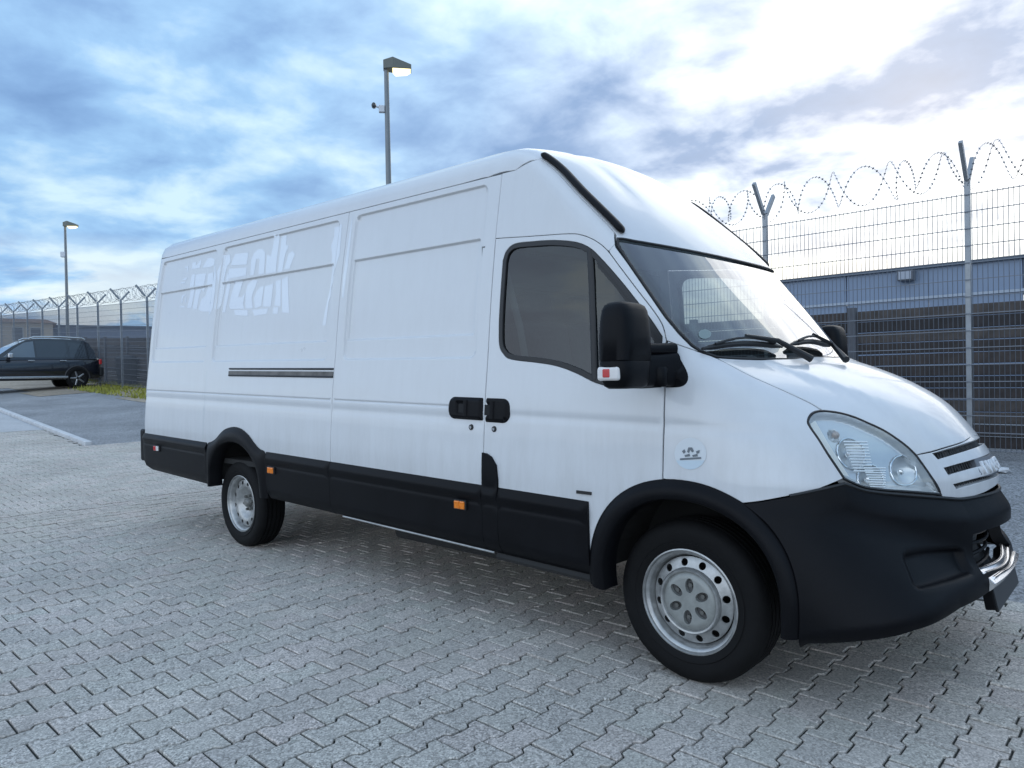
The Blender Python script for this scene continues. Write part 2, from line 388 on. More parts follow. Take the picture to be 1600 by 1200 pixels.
# ------------------------------------------------------------------ van materials
PAINT = mat('white paint', (.64,.65,.66), .30, coat=.55, coat_rough=.07, var=.02, vscale=2.2)
def weather_paint(m):
    t = m.node_tree; b = t.nodes['Principled BSDF']; src = b.inputs['Base Color'].links[0].from_socket
    ge = t.nodes.new('ShaderNodeNewGeometry'); sp_ = t.nodes.new('ShaderNodeSeparateXYZ'); t.links.new(ge.outputs['Position'], sp_.inputs[0])
    mr = t.nodes.new('ShaderNodeMapRange'); mr.inputs[1].default_value = 1.15; mr.inputs[2].default_value = .62; t.links.new(sp_.outputs[2], mr.inputs[0])
    mpn = t.nodes.new('ShaderNodeMapping'); mpn.inputs['Scale'].default_value = (9, 9, 1.4); t.links.new(ge.outputs['Position'], mpn.inputs[0])
    n = t.nodes.new('ShaderNodeTexNoise'); n.inputs['Scale'].default_value = 1.6; n.inputs['Detail'].default_value = 7; n.inputs['Roughness'].default_value = .7; t.links.new(mpn.outputs[0], n.inputs['Vector'])
    r = t.nodes.new('ShaderNodeMapRange'); r.inputs[1].default_value = .42; r.inputs[2].default_value = .75; r.inputs[4].default_value = .30; t.links.new(n.outputs[0], r.inputs[0])
    a = t.nodes.new('ShaderNodeMath'); a.operation = 'MULTIPLY_ADD'; a.inputs[2].default_value = .0; t.links.new(mr.outputs[0], a.inputs[0]); t.links.new(r.outputs[0], a.inputs[1])
    a2 = t.nodes.new('ShaderNodeMath'); a2.operation = 'MULTIPLY_ADD'; a2.inputs[1].default_value = .25; t.links.new(r.outputs[0], a2.inputs[0]); t.links.new(a.outputs[0], a2.inputs[2])
    mx = t.nodes.new('ShaderNodeMix'); mx.data_type = 'RGBA'; mx.inputs[7].default_value = (.36,.345,.32,1); t.links.new(a2.outputs[0], mx.inputs[0]); t.links.new(src, mx.inputs[6]); t.links.new(mx.outputs[2], b.inputs['Base Color'])
    n2 = t.nodes.new('ShaderNodeTexNoise'); n2.inputs['Scale'].default_value = 2.4; n2.inputs['Detail'].default_value = 1; t.links.new(ge.outputs['Position'], n2.inputs['Vector'])
    bp = t.nodes.new('ShaderNodeBump'); bp.inputs['Strength'].default_value = .22; bp.inputs['Distance'].default_value = .012; t.links.new(n2.outputs[0], bp.inputs['Height']); t.links.new(bp.outputs[0], b.inputs['Normal']); t.links.new(bp.outputs[0], b.inputs['Coat Normal'])
weather_paint(PAINT)
BLACKP = mat('black bumper plastic', (.0042,.0045,.006), .42, spec=.13, var=.25, vscale=5, bump=.12, bscale=900)
RUBBER = mat('black seal rubber', (.012,.012,.013), .5)
TYRE = mat('tyre rubber', (.0065,.0065,.007), .7, spec=.18, var=.25, vscale=14, bump=.15, bscale=300)
STEEL = mat('silver wheel paint', (.40,.405,.40), .36, metal=.7, var=.25, vscale=22)
COVER = mat('grey wheel cover', (.30,.31,.295), .45, metal=.3, var=.15, vscale=20)
CHROME = mat('bright metal', (.78,.79,.80), .18, metal=1., var=.1, vscale=30)
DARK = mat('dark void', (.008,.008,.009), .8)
MESHD = mat('grille mesh dark', (.03,.032,.035), .5)
GLW = glass('windscreen glass', (.80,.87,.88), gain=3.4)
GLD = glass('tinted door glass', (.26,.30,.30), gain=1.6)
LENS = glass('headlamp lens', (.93,.95,.95))
REFL = mat('headlamp reflector', (.62,.64,.65), .22, metal=.5)
CREAM = mat('headlamp liner', (.70,.69,.64), .4)
AMBER = mat('amber lens', (.85,.22,.02), .2, coat=.6, var=.25, vscale=60)
REDL = mat('red lens', (.55,.03,.03), .2, coat=.6)
WHL = mat('pale lens', (.75,.72,.70), .2, coat=.6)
TRIM = mat('cab trim grey', (.30,.31,.325), .6, var=.08)
TRIMD = mat('cab trim dark', (.05,.052,.056), .7, var=.1)
SEATF = mat('seat fabric', (.07,.075,.085), .9, var=.2, vscale=40)
BULK = mat('bulkhead grey', (.20,.21,.21), .6, var=.06)
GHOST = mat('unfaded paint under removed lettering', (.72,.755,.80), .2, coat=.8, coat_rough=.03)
STICK = mat('pale sticker', (.655,.69,.715), .35)
STICKB = mat('pale blue sticker', (.55,.65,.72), .35)
INK = mat('dark print', (.15,.17,.19), .5)
UNDER = mat('underbody', (.02,.02,.02), .85, var=.3)

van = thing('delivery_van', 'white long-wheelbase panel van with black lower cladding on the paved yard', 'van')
SD = Side()
def pl(px): return SD.inv(T3(px))                 # picture line -> side chart
# ---- vertical gaps on the side (x stations) and levels, read off the photograph
XR, XG1, XG2, XG3 = -5.60, -2.505, -1.115, -.062
ZS, ZSEAM, ZDK, ZDK2, ZB1, ZB2, ZCR, ZTOP = .72, 2.362, 2.03, 2.02, 1.373, 1.50, 1.117, 2.325
def rbox(q, x0, x1, z0, z1, r):
    c = np.array([(x0+x1)/2, (z0+z1)/2]); hh = np.array([(x1-x0)/2-r, (z1-z0)/2-r]); d = np.abs(q-c)-hh
    return np.linalg.norm(np.maximum(d, 0), axis=1)+np.minimum(d.max(1), 0)-r
FIELDS = [(-2.425,-1.205),(-4.275,-2.60),(-5.50,-4.385)]
def emboss(q):
    d = np.zeros(len(q))
    for a, b in FIELDS:
        d -= .014*sst(0, .013, -rbox(q, a, b, ZB1, ZTOP, .05))
        d -= .014*sst(0, .012, -rbox(q, a+.02, b-.035, ZB2, ZDK, .012))
    d -= .006*np.exp(-((q[:,1]-ZCR)/.005)**2)
    d += -.004*np.exp(-((q[:,1]-1.055)/.028)**2)
    d += .003*np.exp(-((q[:,0]+4.33)/.015)**2)*(q[:,1] < 1.3)
    return d
evs = sorted(set(np.round(np.concatenate([np.arange(.7,2.4,.045)]+[np.array([z-.016,z-.008,z-.003,z,z+.003,z+.007,z+.012,z+.016,z+.022]) for z in (ZB1,ZB2,ZDK,ZTOP,ZCR)]+[np.arange(1.0,1.1,.01)]),4)))
eus = sorted(set(np.round(np.concatenate([np.arange(-5.6,-1.1,.06)]+[np.array([x-.016,x-.012,x-.006,x,x+.006,x+.012,x+.016,x+.03,x-.03]) for ab in FIELDS for x in ab]+[np.array([x-.012,x-.006,x,x+.006,x+.012]) for a_, b_ in FIELDS for x in (a_+.02, b_-.035)]),4)))
def arch(cx, cz, rx, rz, a0, a1, n=40, p=2.15):
    t = np.linspace(math.radians(a0), math.radians(a1), n); c, s = np.cos(t), np.sin(t)
    return np.stack([cx+rx*np.sign(c)*np.abs(c)**(2/p), cz+rz*np.sign(s)*np.abs(s)**(2/p)], 1)
RCX, RCZ, FCX, FCZ = -3.80, .42, .03, .40
# ---- rear side panel, sliding door
ra = arch(RCX, RCZ, .47, .43, 158, 22)
side_outer = np.vstack([[(XR,ZSEAM),(XR,ZS-.02)], [(RCX-.47,ZS-.02)], ra[(ra[:,1] > ZS-.02)], [(RCX+.47,ZS-.02),(XG1,ZS-.02),(XG1,ZSEAM)]])
sp, sp2 = panel('side_panel', SD, side_outer[::-1], PAINT, van, us=eus, vs_=evs, h=.04, disp=emboss, mirror=True)
sdr, sdr2 = panel('sliding_door', SD, [(XG1,ZS-.02),(XG2,ZS-.02),(XG2,ZSEAM),(XG1,ZSEAM)], PAINT, van, us=eus, vs_=evs, h=.04, disp=emboss, mirror=True)
# ---- roof with the raked cap above the windscreen
FN = Fan()
wstop = smooth_line([(964,373),(985,374.5),(1012,378),(1045,383.5),(1080,391),(1112,399.5)], 3)
Wt = T3(wstop); 
_A = np.stack([np.ones(len(Wt)), Wt[:,1]**2], 1); _c = np.linalg.lstsq(_A, Wt[:,2], rcond=None)[0]
_ys = np.linspace(Wt[0,1], 0, 12); _z = _c[0]+_c[1]*_ys**2
FRC = Dir((0,0,1.9), (0,1,0), (-.66,0,.75))
def front_pt(y, z):
    o = np.stack([0*y+.9, y, z],1); return march(o, np.tile([-1.,0,0],(len(y),1)), 0, 1.9, 60)[0]
Wt = front_pt(_ys, _z); print('ws top', _c)
strip_px = smooth_line([(838,246),(850,252),(872,270),(900,301),(930,331),(952,353),(963,366)], 4)
St = T3(strip_px)
seamP = surf(SD, [(x, ZSEAM) for x in np.linspace(XR, -1.02, 24)])
near = np.vstack([FN.inv(seamP), FN.inv(St[2:]), FN.inv(Wt)])
roof_outer = np.vstack([near, (near*[1,-1])[::-1][1:]])
roof = panel('roof', FN, roof_outer, PAINT, van, h=.06, disp=lambda q: .006*np.exp(-((np.abs(q[:,1])-.22)/.05)**2)*sst(-1.2,-1.5,q[:,0])-.006*np.exp(-((np.abs(q[:,1])-.40-.10*(q[:,0]+1.0))/.05)**2)*sst(-1.15,-.9,q[:,0])*sst(-.05,-.4,q[:,0]), gap=.002)
# ---- cab door, cab side panel, A-pillar
doortop = pl(smooth_line([(775.6,372),(831.7,368.5),(886.7,364.8),(908.7,366.7),(930.7,375.8),(949,390.5),(967.3,414.3),(996.6,452.8),(1022.3,485.8),(1036,508.5),(1041.5,531.6)], 4))
doortop[0] = (XG2, doortop[0][1])
farch = arch(FCX, FCZ, .462, .462, 172, 5, 50)
fz = farch[(farch[:,0] < XG3)]
door_outer = np.vstack([[(XG2, ZS-.3)], doortop, [(XG3-.005, 1.32),(XG3, 1.2)], [(XG3, fz[-1][1])], fz[::-1][fz[::-1][:,1] > ZS-.3]])
win_px = smooth_line([(785.8,407),(791.3,392.3),(804.2,381.3),(831.7,377.7),(864.7,375.8),(897.7,378.4),(919.7,386.8),(938,403.3),(967.3,436.3),(996.6,473),(1018.6,502.3),(1034,526)], 4)
win_px2 = smooth_line([(1032,604),(1000,606),(960,604),(930.7,597.6),(901.3,583),(872,572),(842.7,566.5),(798.7,561),(785.8,551.8),(780.3,539),(779.6,513.3),(781,476.7),(785.8,407)], 4)
win = np.vstack([pl(win_px), pl(win_px2)[:-1]])
def doorcrease(q):
    return -.0035*np.exp(-((q[:,1]-(1.085-.06*np.maximum(0,q[:,0]-.1)**1.3))/.022)**2)*sst(.62,.2,q[:,0])
dvs = sorted(np.concatenate([np.arange(.4,2.1,.05), np.arange(1.0,1.16,.012)]))
door, door2 = panel('cab_door', SD, door_outer[::-1], PAINT, van, holes=[win], h=.04, vs_=dvs, disp=doorcrease, mirror=True)
cabtop = np.vstack([[(XG2, ZSEAM)], SD.inv(surf(SD, [(-1.02, ZSEAM)])), SD.inv(St[2:-1]), pl([(961,381),(951.6,391.8)]), doortop[doortop[:,0] < -.39][::-1]])
cab1 = panel('cab_side_panel', SD, cabtop[::-1], PAINT, van, h=.04, gap=.002, mirror=True)
wsnear_px = [(961,381),(962,386),(980,410),(1000,439),(1020,468),(1040,497),(1060,521),(1080,541),(1092,549)]
ap_outer = np.vstack([pl(wsnear_px), pl([(1085,546.5),(1042.5,532)]), doortop[doortop[:,0] > -.39][::-1], pl([(951.6,391.8)])])
panel('a_pillar', SD, ap_outer[::-1] if area(ap_outer) < 0 else ap_outer, PAINT, van, h=.03, gap=.002, mirror=True)
# ---- bonnet seam, headlamp outline, bumper line (shared edges)
hs_px = smooth_line([(1092,549),(1120,559),(1155,577.5),(1180,590),(1225,610),(1265,628.8),(1286,641.6)], 3)
head_top = smooth_line([(1286.7,641.6),(1296,642.3),(1314.7,645.2),(1336.2,651.6),(1357.8,661),(1379.4,671),(1401,684.7),(1419.6,699),(1432.6,712)], 2)
head_in = smooth_line([(1432.6,712),(1444,727.8),(1454,742.2),(1464.2,758),(1471,773)], 3)
head_bot = smooth_line([(1471,773),(1422.5,768.8),(1379.4,765.9),(1350.6,761.6),(1330.5,753.7),(1319,748)], 3)
head_out = smooth_line([(1319,748),(1307.5,730.7),(1293,709),(1278.8,686),(1265.8,667.4),(1262.2,658.8),(1265.8,648.7),(1274.4,643),(1286.7,641.6)], 3)
Hs, Ht, Hi, Hb, Ho = T3(hs_px), T3(head_top), T3(head_in), T3(head_bot), T3(head_out)
bl_px = [(1160,787),(1190,783.5),(1220,778),(1270,768),(1318,757)]
Bl = T3(bl_px)
# fender: door gap -> A-pillar base -> bonnet seam -> headlamp rear edge -> bumper line -> arch
fa = farch[(farch[:,0] > XG3) & (farch[:,0] < Bl[0][0])]
fend = np.vstack([[(XG3, fa[0][1])], [(XG3, 1.2),(XG3-.005,1.32)], pl([(1042.5,532),(1085,546.5)]), SD.inv(Hs), SD.inv(Ho)[::-1][1:], SD.inv(Bl)[::-1][1:], fa[::-1]])
FCH = Dir((.2,-.9,1.0), (.86,.5,0), (0,0,1))
def chv(chart, uv_side): return chart.inv(surf(SD, uv_side))
fend3 = np.vstack([surf(SD, [(XG3, fa[0][1]),(XG3,1.2),(XG3-.005,1.32)]), T3([(1042.5,532),(1085,546.5)]), Hs, Ho[::-1][1:], Bl[::-1][1:], surf(SD, fa[::-1])])
fo = FCH.inv(fend3)
def fcrease(q): 
    x = .2+q[:,0]*.86; return -.0035*np.exp(-((q[:,1]+1.0-(1.085-.10*np.maximum(0,x-.05)**1.3))/.022)**2)*sst(.5,.15,x)
panel('fender', FCH, fo if area(fo) > 0 else fo[::-1], PAINT, van, h=.035, vs_=np.arange(-.4,.5,.02), disp=fcrease, mirror=True)
# bonnet
HCH = Dir((.5,0,1.2), (.90,0,-.44), (0,1,0))
hf_px = smooth_line([(1432.6,711),(1455,706.7),(1475,700.5),(1490,696),(1508,690)], 2)
Hf = T3(hf_px)
hr = T3(smooth_line([(1120,559),(1150,561),(1200,562.5),(1240,562.5)], 3))
cen_r = np.array([[hr[-1][0]+.03, 0, ZH(hr[-1][0]+.03)]])
xf = .885; cen_f = np.array([[xf, 0, ZH(xf)]])
hn = HCH.inv(np.vstack([cen_r, hr[::-1], Hs[3:], Ht[1:], Hf[1:], cen_f]))
hood_outer = np.vstack([hn, (hn*[1,-1])[::-1][1:-1]])
def hoodcrease(q):
    yy = np.abs(q[:,1]); l = .62-.22*sst(-.4,.5,q[:,0]); return .010*sst(l+.03,l-.05,yy)*sst(.46,.2,q[:,0])*sst(-.42,-.2,q[:,0])
hood = panel('bonnet', HCH, hood_outer if area(hood_outer) > 0 else hood_outer[::-1], PAINT, van, h=.035, disp=hoodcrease)
# windscreen: glass, gasket, wiper cowl
WCH = Dir((-.05,0,1.65), (0,1,0), (-.66,0,.75))
wn = np.vstack([T3([(1092,549),(1080,541),(1060,521),(1040,497),(1020,468),(1000,439),(980,410),(964,385),(963,378)]), Wt])
wb = np.vstack([np.array([[.285,0,1.362]]), surf(HCH, HCH.inv(hr[::-1])) ])
ws_near = WCH.inv(np.vstack([wb, wn])); ws_near = inset(ws_near, 0)
ws_outer = np.vstack([ws_near, (ws_near*[-1,1])[::-1][1:-1]])
ws_outer = ws_outer if area(ws_outer) > 0 else ws_outer[::-1]
panel('windscreen', WCH, ws_outer, GLW, van, h=.05, disp=lambda q: np.full(len(q), -.006), rim=0, gap=.006)
gk = surf(WCH, inset(resample(ws_outer, .04), .006), .0)
MB().tube([tuple(q) for q in TB(np.vstack([gk, gk[:2]]))], .0065, 6, caps=False).build('windscreen_gasket', RUBBER, van, True)
gk2 = surf(WCH, inset(resample(ws_outer, .05), .045), -.012); gk1 = surf(WCH, inset(resample(ws_outer, .05), .0), -.012)
# black strips along the raked roof edge
for s in (1, -1):
    c = surf(FN, FN.inv(St[1:])+[0,.022], .012)*[1,s,1]
    rr_ = [.018]+[.030]*(len(c)-3)+[.022,.006]
    MB().tube([tuple(q) for q in TB(c)], rr_, 10, flat=.55, up=(.6,0,.8)).build('roof_edge_strip', BLACKP, van, True)
# ---- door window: seal ring, panes, division bar
gi = inset(resample(win, .03), .0)
panel('window_seal', SD, gi, RUBBER, door, holes=[inset(resample(win,.03), .022)], h=.05, disp=lambda q: np.full(len(q), .001), gap=0, rim=.02)
panel('window_pane', SD, inset(resample(win,.03), .015), GLD, door, h=.08, disp=lambda q: np.full(len(q), -.010), rim=0, gap=0)
bar = T3([(921.5,390),(924,440),(926,500),(928,560),(929,594)], -.004)
MB().tube([tuple(q) for q in TB(bar)], .017, 8, flat=.5, up=(0,1,0)).build('division_bar', RUBBER, door, True)
bar2 = T3([(936,404),(968,438),(997,475),(1019,505),(1034,528)], -.003)
fq = pl([(931,396),(938,403.3),(967.3,436.3),(996.6,473),(1018.6,502.3),(1034,526),(1034,548),(1014,523),(990,490),(962,450),(933,417)])
panel('window_corner_trim', SD, fq if area(fq) > 0 else fq[::-1], RUBBER, door, h=.05, disp=lambda q: np.full(len(q), -.004), rim=0, gap=0)
w2 = win.copy()
panel('window_seal', SD, gi, RUBBER, door2, holes=[inset(resample(win,.03), .022)], h=.05, disp=lambda q: np.full(len(q), .001), gap=0, rim=.02).scale = (1,-1,1)
panel('window_pane', SD, inset(resample(win,.03), .015), GLD, door2, h=.08, disp=lambda q: np.full(len(q), -.010), rim=0, gap=0).scale = (1,-1,1)
# ---- lower cladding
def clad(q):
    z = q[:,1]; d = .014+.010*np.exp(-((z-.672)/.024)**2)-.012*sst(.69,.722,z)-.004*np.exp(-((z-.628)/.012)**2)
    return d-.05*np.maximum(0,(.46-z)/.1)**2
cvs = sorted(np.concatenate([np.arange(.34,.6,.03), np.arange(.60,.74,.009)]))
def clad_seg(x0, x1, name='side_cladding', top=ZS, bot=.375):
    return panel(name, SD, [(x0,bot),(x1,bot),(x1,top),(x0,top)], BLACKP, van, h=.06, vs_=cvs, disp=clad, mirror=True, rim=.03, gap=.002)
panel('rear_corner_cladding', SD, [(-5.58,.50),(-5.54,.42),(-5.45,.38),(-4.27,.36),(-4.27,ZS),(-5.58,ZS)], BLACKP, van, h=.05, vs_=cvs, disp=clad, mirror=True, rim=.03, gap=.002)
clad_seg(-3.32, XG1); clad_seg(XG1, XG2); clad_seg(-1.005, -.44)
panel('sill_pillar_cladding', SD, [(XG2,.375),(-1.005,.375),(-1.005,ZS+.04),(-1.015,ZS+.11),(-1.05,ZS+.15),(-1.085,ZS+.165),(XG2,ZS+.168)], BLACKP, van, h=.05, vs_=list(cvs)+[.76,.8,.84], disp=lambda q: clad(q)+.004*sst(.70,.75,q[:,1])+.008*sst(.69,.722,q[:,1]), mirror=True, rim=.03, gap=.002)
for s in (-1, 1):
    q = TB(surf(SD, [(x, .375) for x in np.linspace(-2.40,-1.06,12)], -.01)*[1,-s,1])
    MB().tube([tuple(v) for v in q], .0055, 6).build('sill_strip', mat('dull sill metal', (.42,.42,.41), .45, metal=.6, var=.3, vscale=8), van, True)
    q = surf(SD, [(x, .355) for x in np.linspace(-1.05,-.42,8)], -.03)*[1,-s,1]
    MB().tube([tuple(v) for v in TB(q)], .02, 6).build('sill_flange', UNDER, van, True)
# ---- wheel-arch flares: lofted from outer edge to inner edge with a rolled lip
def flare(name, oc, ic, bulge, depth):
    n = len(oc); prof = [(0,.004),(.06,.014),(.25,.6),(.5,.95),(.75,1.0),(.92,.9),(1.0,.62)]
    rows = []
    for t, b in prof:
        uv = oc+(ic-oc)*t; P = surf(SD, uv, .004+bulge*b); rows.append(P)
    q = rows[-1].copy(); q[:,1] += depth; rows.append(q)
    for s in (1, -1):
        V = TB(np.vstack(rows)*[1,s,1]); m = len(rows); Fc = []
        for j in range(m-1):
            for i in range(n-1):
                f = (j*n+i, j*n+i+1, (j+1)*n+i+1, (j+1)*n+i); Fc.append(f if s > 0 else f[::-1])
        o = mesh_obj(name, V, Fc, BLACKP, van, True)
        bm = bmesh.new(); bm.from_mesh(o.data); bmesh.ops.recalc_face_normals(bm, faces=bm.faces)
        f0 = max(bm.faces, key=lambda f: abs(f.normal.y)); 
        if f0.normal.y*s > 0: bmesh.ops.reverse_faces(bm, faces=bm.faces)
        bm.to_mesh(o.data); bm.free()
fo_ = arch(FCX, FCZ, .475, .465, 186, -8, 60); fi_ = arch(FCX+.01, FCZ, .395, .385, 188, -10, 60)
flare('front_arch_flare', fo_, fi_, .028, .10)
ro = np.array([(-4.275,.37),(-4.275,.52),(-4.275,.66),(-4.25,.715),(-4.18,.733),(-4.10,.765),(-4.02,.815),(-3.93,.852),(-3.80,.872),(-3.68,.860),(-3.57,.820),(-3.48,.765),(-3.41,.732),(-3.34,.718),(-3.318,.66),(-3.315,.52),(-3.312,.38)])
ri = arch(RCX, .40, .40, .355, 176, 4, len(ro)); ri[0,1] = .37; ri[-1,1] = .38
flare('rear_arch_flare', smooth_line(ro,3), smooth_line(ri,3), .026, .10)
# wheel-house liners
for cx in (FCX, RCX):
    for s in (-1, 1):
        a = np.linspace(math.radians(0), math.radians(180), 24); V = []; Fc = []
        for yv in (.98, .62):
            for t in a: V.append((cx+.43*math.cos(t), s*yv, .42+.41*math.sin(t)-RAKE*cx))
        n = len(a)
        for i in range(n-1): Fc.append((i, i+1, n+i+1, n+i))
        Fc.append(tuple(range(n, 2*n)))
        mesh_obj('wheel_arch_liner', V, Fc, UNDER, van)
# ---- headlamp
RIBM = mat('bright lens rib', (.85,.86,.86), .25)
LCH = Dir((.65,-.68,.98), (.72,.69,0), (0,0,1))
ho3 = np.vstack([Ht, Hi[1:], Hb[1:], Ho[1:-1]]); hl = LCH.inv(ho3); hl = hl if area(hl) > 0 else hl[::-1]
def on_lamp(px): return LCH.inv(T3(px))
bw = [(on_lamp([(1337,706)])[0], .062), (on_lamp([(1368,748)])[0], .058), (on_lamp([(1420,735)])[0], .062), (on_lamp([(1310,676)])[0], .026)]
def lampd(q):
    d = -.030*poly_in(q, hl, .025)
    for c, r in bw: d -= .030*np.maximum(0, 1-((q-c)**2).sum(1)/r**2)
    return d
h1, h1m = panel('headlamp', LCH, hl, REFL, van, h=.008, hb=.016, disp=lampd, rim=.03, gap=.004, mirror=True)
for hh, s in ((h1, 1), (h1m, -1)):
    panel('lens', LCH, inset(resample(hl,.02),.007), LENS, hh, h=.04, rim=0, gap=0, disp=lambda q: np.full(len(q), .002)).scale = (1,s,1)
    e = surf(LCH, inset(resample(hl,.02), .001), -.002)*[1,s,1]
    MB().tube([tuple(v) for v in TB(np.vstack([e, e[:2]]))], .0055, 5, caps=False).build('lamp_gasket', RUBBER, hh, True)
    lin = inset(resample(hl,.02), .012)
    for c, r in bw[:3]:
        P = surf(LCH, [c], -.042)[0]*[1,s,1]; Pb = TB(P)
        MB().lathe([(0,.012),(.009,.010),(.012,0),(.010,-.012),(0,-.014)], 12, 'y', Pb).build('bulb', CHROME, hh, True)
    P = TB(surf(LCH, [bw[3][0]], -.022)[0]*[1,s,1])
    MB().lathe([(0,.016),(.010,.013),(.016,0),(.010,-.013),(0,-.016)], 14, 'y', P).build('indicator_bulb', mat('smoky bulb', (.35,.28,.24), .15, coat=1), hh, True)
    for k in range(11):
        y0 = 690+k*4.6-(.0); a, b = (1318+k*1.6, y0), (1355+k*.9, y0+.4)
        q = TB(T3([a, b], -.012)*[1,s,1]); MB().tube([tuple(v) for v in q], .0030, 4).build('lens_rib', RIBM, hh)
    for k in range(9):
        y0 = 731+k*3.7; q = TB(T3([(1350+k*1.2, y0), (1384-k*.1, y0+.6)], -.012)*[1,s,1]); MB().tube([tuple(v) for v in q], .0028, 4).build('lens_rib', RIBM, hh)
    for c, r in bw[:3]:
        an = np.linspace(0, 2*math.pi, 25); q = surf(LCH, [c+r*.98*np.array([math.cos(t), math.sin(t)]) for t in an], -.026)*[1,s,1]
        MB().tube([tuple(v) for v in TB(q)], .0035, 6, caps=False).build('reflector_ring', CHROME, hh, True)
    lp = on_lamp([(1268,660),(1276,655),(1296,690),(1312,716),(1330,744),(1318,741),(1300,714),(1282,686)])
    panel('side_liner', LCH, lp if area(lp) > 0 else lp[::-1], CREAM, hh, h=.03, rim=0, gap=0, disp=lambda q: np.full(len(q), -.012)).scale = (1,s,1)
# ---- grille
GCH = Cyl(.1, .85)
zgt, zgb = 1.0, .80
gl_px = [(1433.5,712.5),(1445,728),(1455,742.5),(1465,758.5),(1471.5,774)]
Gl = GCH.inv(T3(gl_px)); Gt = GCH.inv(Hf); Gb = GCH.inv(T3([(1473,776),(1500,778),(1520,775.5),(1537,770),(1548,764)]))
ct = (0, float(ZH(.885))-.012); cb = (0, .862 if Gb[-1][1] < .85 else Gb[-1][1])
gn = np.vstack([[ct], Gt[::-1][1:], Gl[1:-1], Gb, [(0, Gb[-1][1]+.01)]])
grille_outer = np.vstack([gn, (gn*[-1,1])[::-1][1:-1]]); grille_outer = grille_outer if area(grille_outer) > 0 else grille_outer[::-1]
def slot(tl, bl, dz):
    a, b = GCH.inv(T3([tl, bl])); t = np.linspace(0, 1, 9)
    top = np.stack([a[0]*(1-t), a[1]+dz*(1-(1-t)**2)], 1); bot = np.stack([b[0]*(1-t), b[1]+dz*(1-(1-t)**2)], 1)
    n_ = np.vstack([top, (top*[-1,1])[::-1][1:], bot*[-1,1], bot[::-1][1:]])
    return n_
SL = [slot((1456,708),(1466,718.5),.030), slot((1474,730.5),(1482,743),.026), slot((1489,756.5),(1495,765),.022)]
grille = panel('grille', GCH, grille_outer, PAINT, van, holes=SL, h=.025, rim=.03, gap=.002, hgap=0)
for k, q in enumerate(SL):
    lo, hi = q.min(0), q.max(0)
    panel('grille_mesh', GCH, inset(resample(q,.03), -.012), MESHD, grille, h=.03, rim=0, gap=0, disp=lambda u: -.035+.004*np.sin(u[:,0]*700)*np.sin(u[:,1]*700))
    mbm = MB()
    for i in range(int((hi[0]-lo[0])/.018)):
        u0 = lo[0]+(i+.5)*.018; vv = [v for v in np.linspace(lo[1],hi[1],9)]
        ins = [v for v in vv if inside(np.array([[u0, v]]), q)[0]]
        if len(ins) > 1:
            P = TB(surf(GCH, [(u0, ins[0]-.006),(u0, ins[-1]+.006)], -.022)); mbm.tube([tuple(v) for v in P], .0018, 4, caps=False)
    mo = mbm.build('mesh_bars', MESHD, grille); mo['kind'] = 'stuff'
# lettering on the middle slot: five separate metal letters on a wedge plinth
zb_ = float(np.mean([SL[1][:,1].mean(), SL[1][:,1].max()]))-.012
def letters(txt, size, cx, zc, parent, material, pitch):
    for i, chh in enumerate(txt):
        cu = bpy.data.curves.new('letter', 'FONT'); cu.body = chh; cu.size = size; cu.extrude = .005; cu.offset = .002; cu.align_x = 'CENTER'; cu.bevel_depth = .0006
        tmp = bpy.data.objects.new('tmp', cu); COL.objects.link(tmp); bpy.context.view_layer.update()
        me = bpy.data.meshes.new_from_object(tmp.evaluated_get(bpy.context.evaluated_depsgraph_get())); bpy.data.objects.remove(tmp)
        o = bpy.data.objects.new('badge_letter', me); COL.objects.link(o); o.parent = parent; me.materials.append(material)
        y = (i-(len(txt)-1)/2)*pitch-.035
        P = surf(GCH, [(GCH.inv(np.array([[.9, y, zc]]))[0][0], zc)], .004)[0]; Pn = grad(surf(GCH, [(GCH.inv(np.array([[.9, y, zc]]))[0][0], zc)]))[0]
        nx = Vector(Pn); tx = Vector((-nx.y, nx.x, 0)).normalized(); tz = nx.cross(tx)
        Pw = TB(P); m4 = Matrix.Identity(4)
        for r_ in range(3): m4[r_][0], m4[r_][1], m4[r_][2] = tx[r_], tz[r_], nx[r_]
        m4.translation = Vector(Pw)-tz*size*.36
        o.matrix_local = m4
    return
zc_ = .908
pp = [(-.165,zc_-.036),(.165,zc_-.036),(.15,zc_+.036),(-.15,zc_+.036)]
panel('badge_plinth', GCH, np.array(pp)*[.95,1]-[.03,0], mat('grey plinth', (.16,.17,.19), .4, metal=.3), grille, h=.03, rim=.03, gap=0, disp=lambda u: np.full(len(u), .0))
letters('IVECO', .070, 0, zc_, grille, mat('silver letter', (.80,.82,.84), .35, metal=.2), .052)
# ---- front bumper
CCH = Cyl(.0, .9)
panel('front_gap_filler', CCH, [(-1.0,.42),(1.0,.42),(1.0,1.02),(.55,1.10),(-.55,1.10),(-1.0,1.02)], DARK, van, h=.06, rim=0, gap=0, disp=lambda q: np.full(len(q), -.075))  # dark filler added behind the nose so no light shows through the gaps
BCH = Cyl(.0, .9)
Bt = T3([(1160,787),(1190,783.5),(1220,778),(1270,768),(1318,757)]); Bt2 = T3(smooth_line([(1330,760.5),(1350,767),(1380,771),(1422,774.5),(1473,778.5),(1500,780.5),(1522,777)], 2))
bt = np.vstack([BCH.inv(Bt), BCH.inv(Bt2)]); bt = np.vstack([bt, [(0, bt[-1][1]+.004)]])
arc3 = surf(SD, [q for q in arch(FCX, FCZ, .465, .462, 58, -14, 20)]); ba = BCH.inv(arc3); ba = ba[ba[:,1] < Bt[0][2]-.01]
bb = np.array([(ba[-1][0]+.01, .285),(-.98,.305),(-.85,.345),(-.7,.385),(-.5,.415),(-.25,.425),(0,.425)])
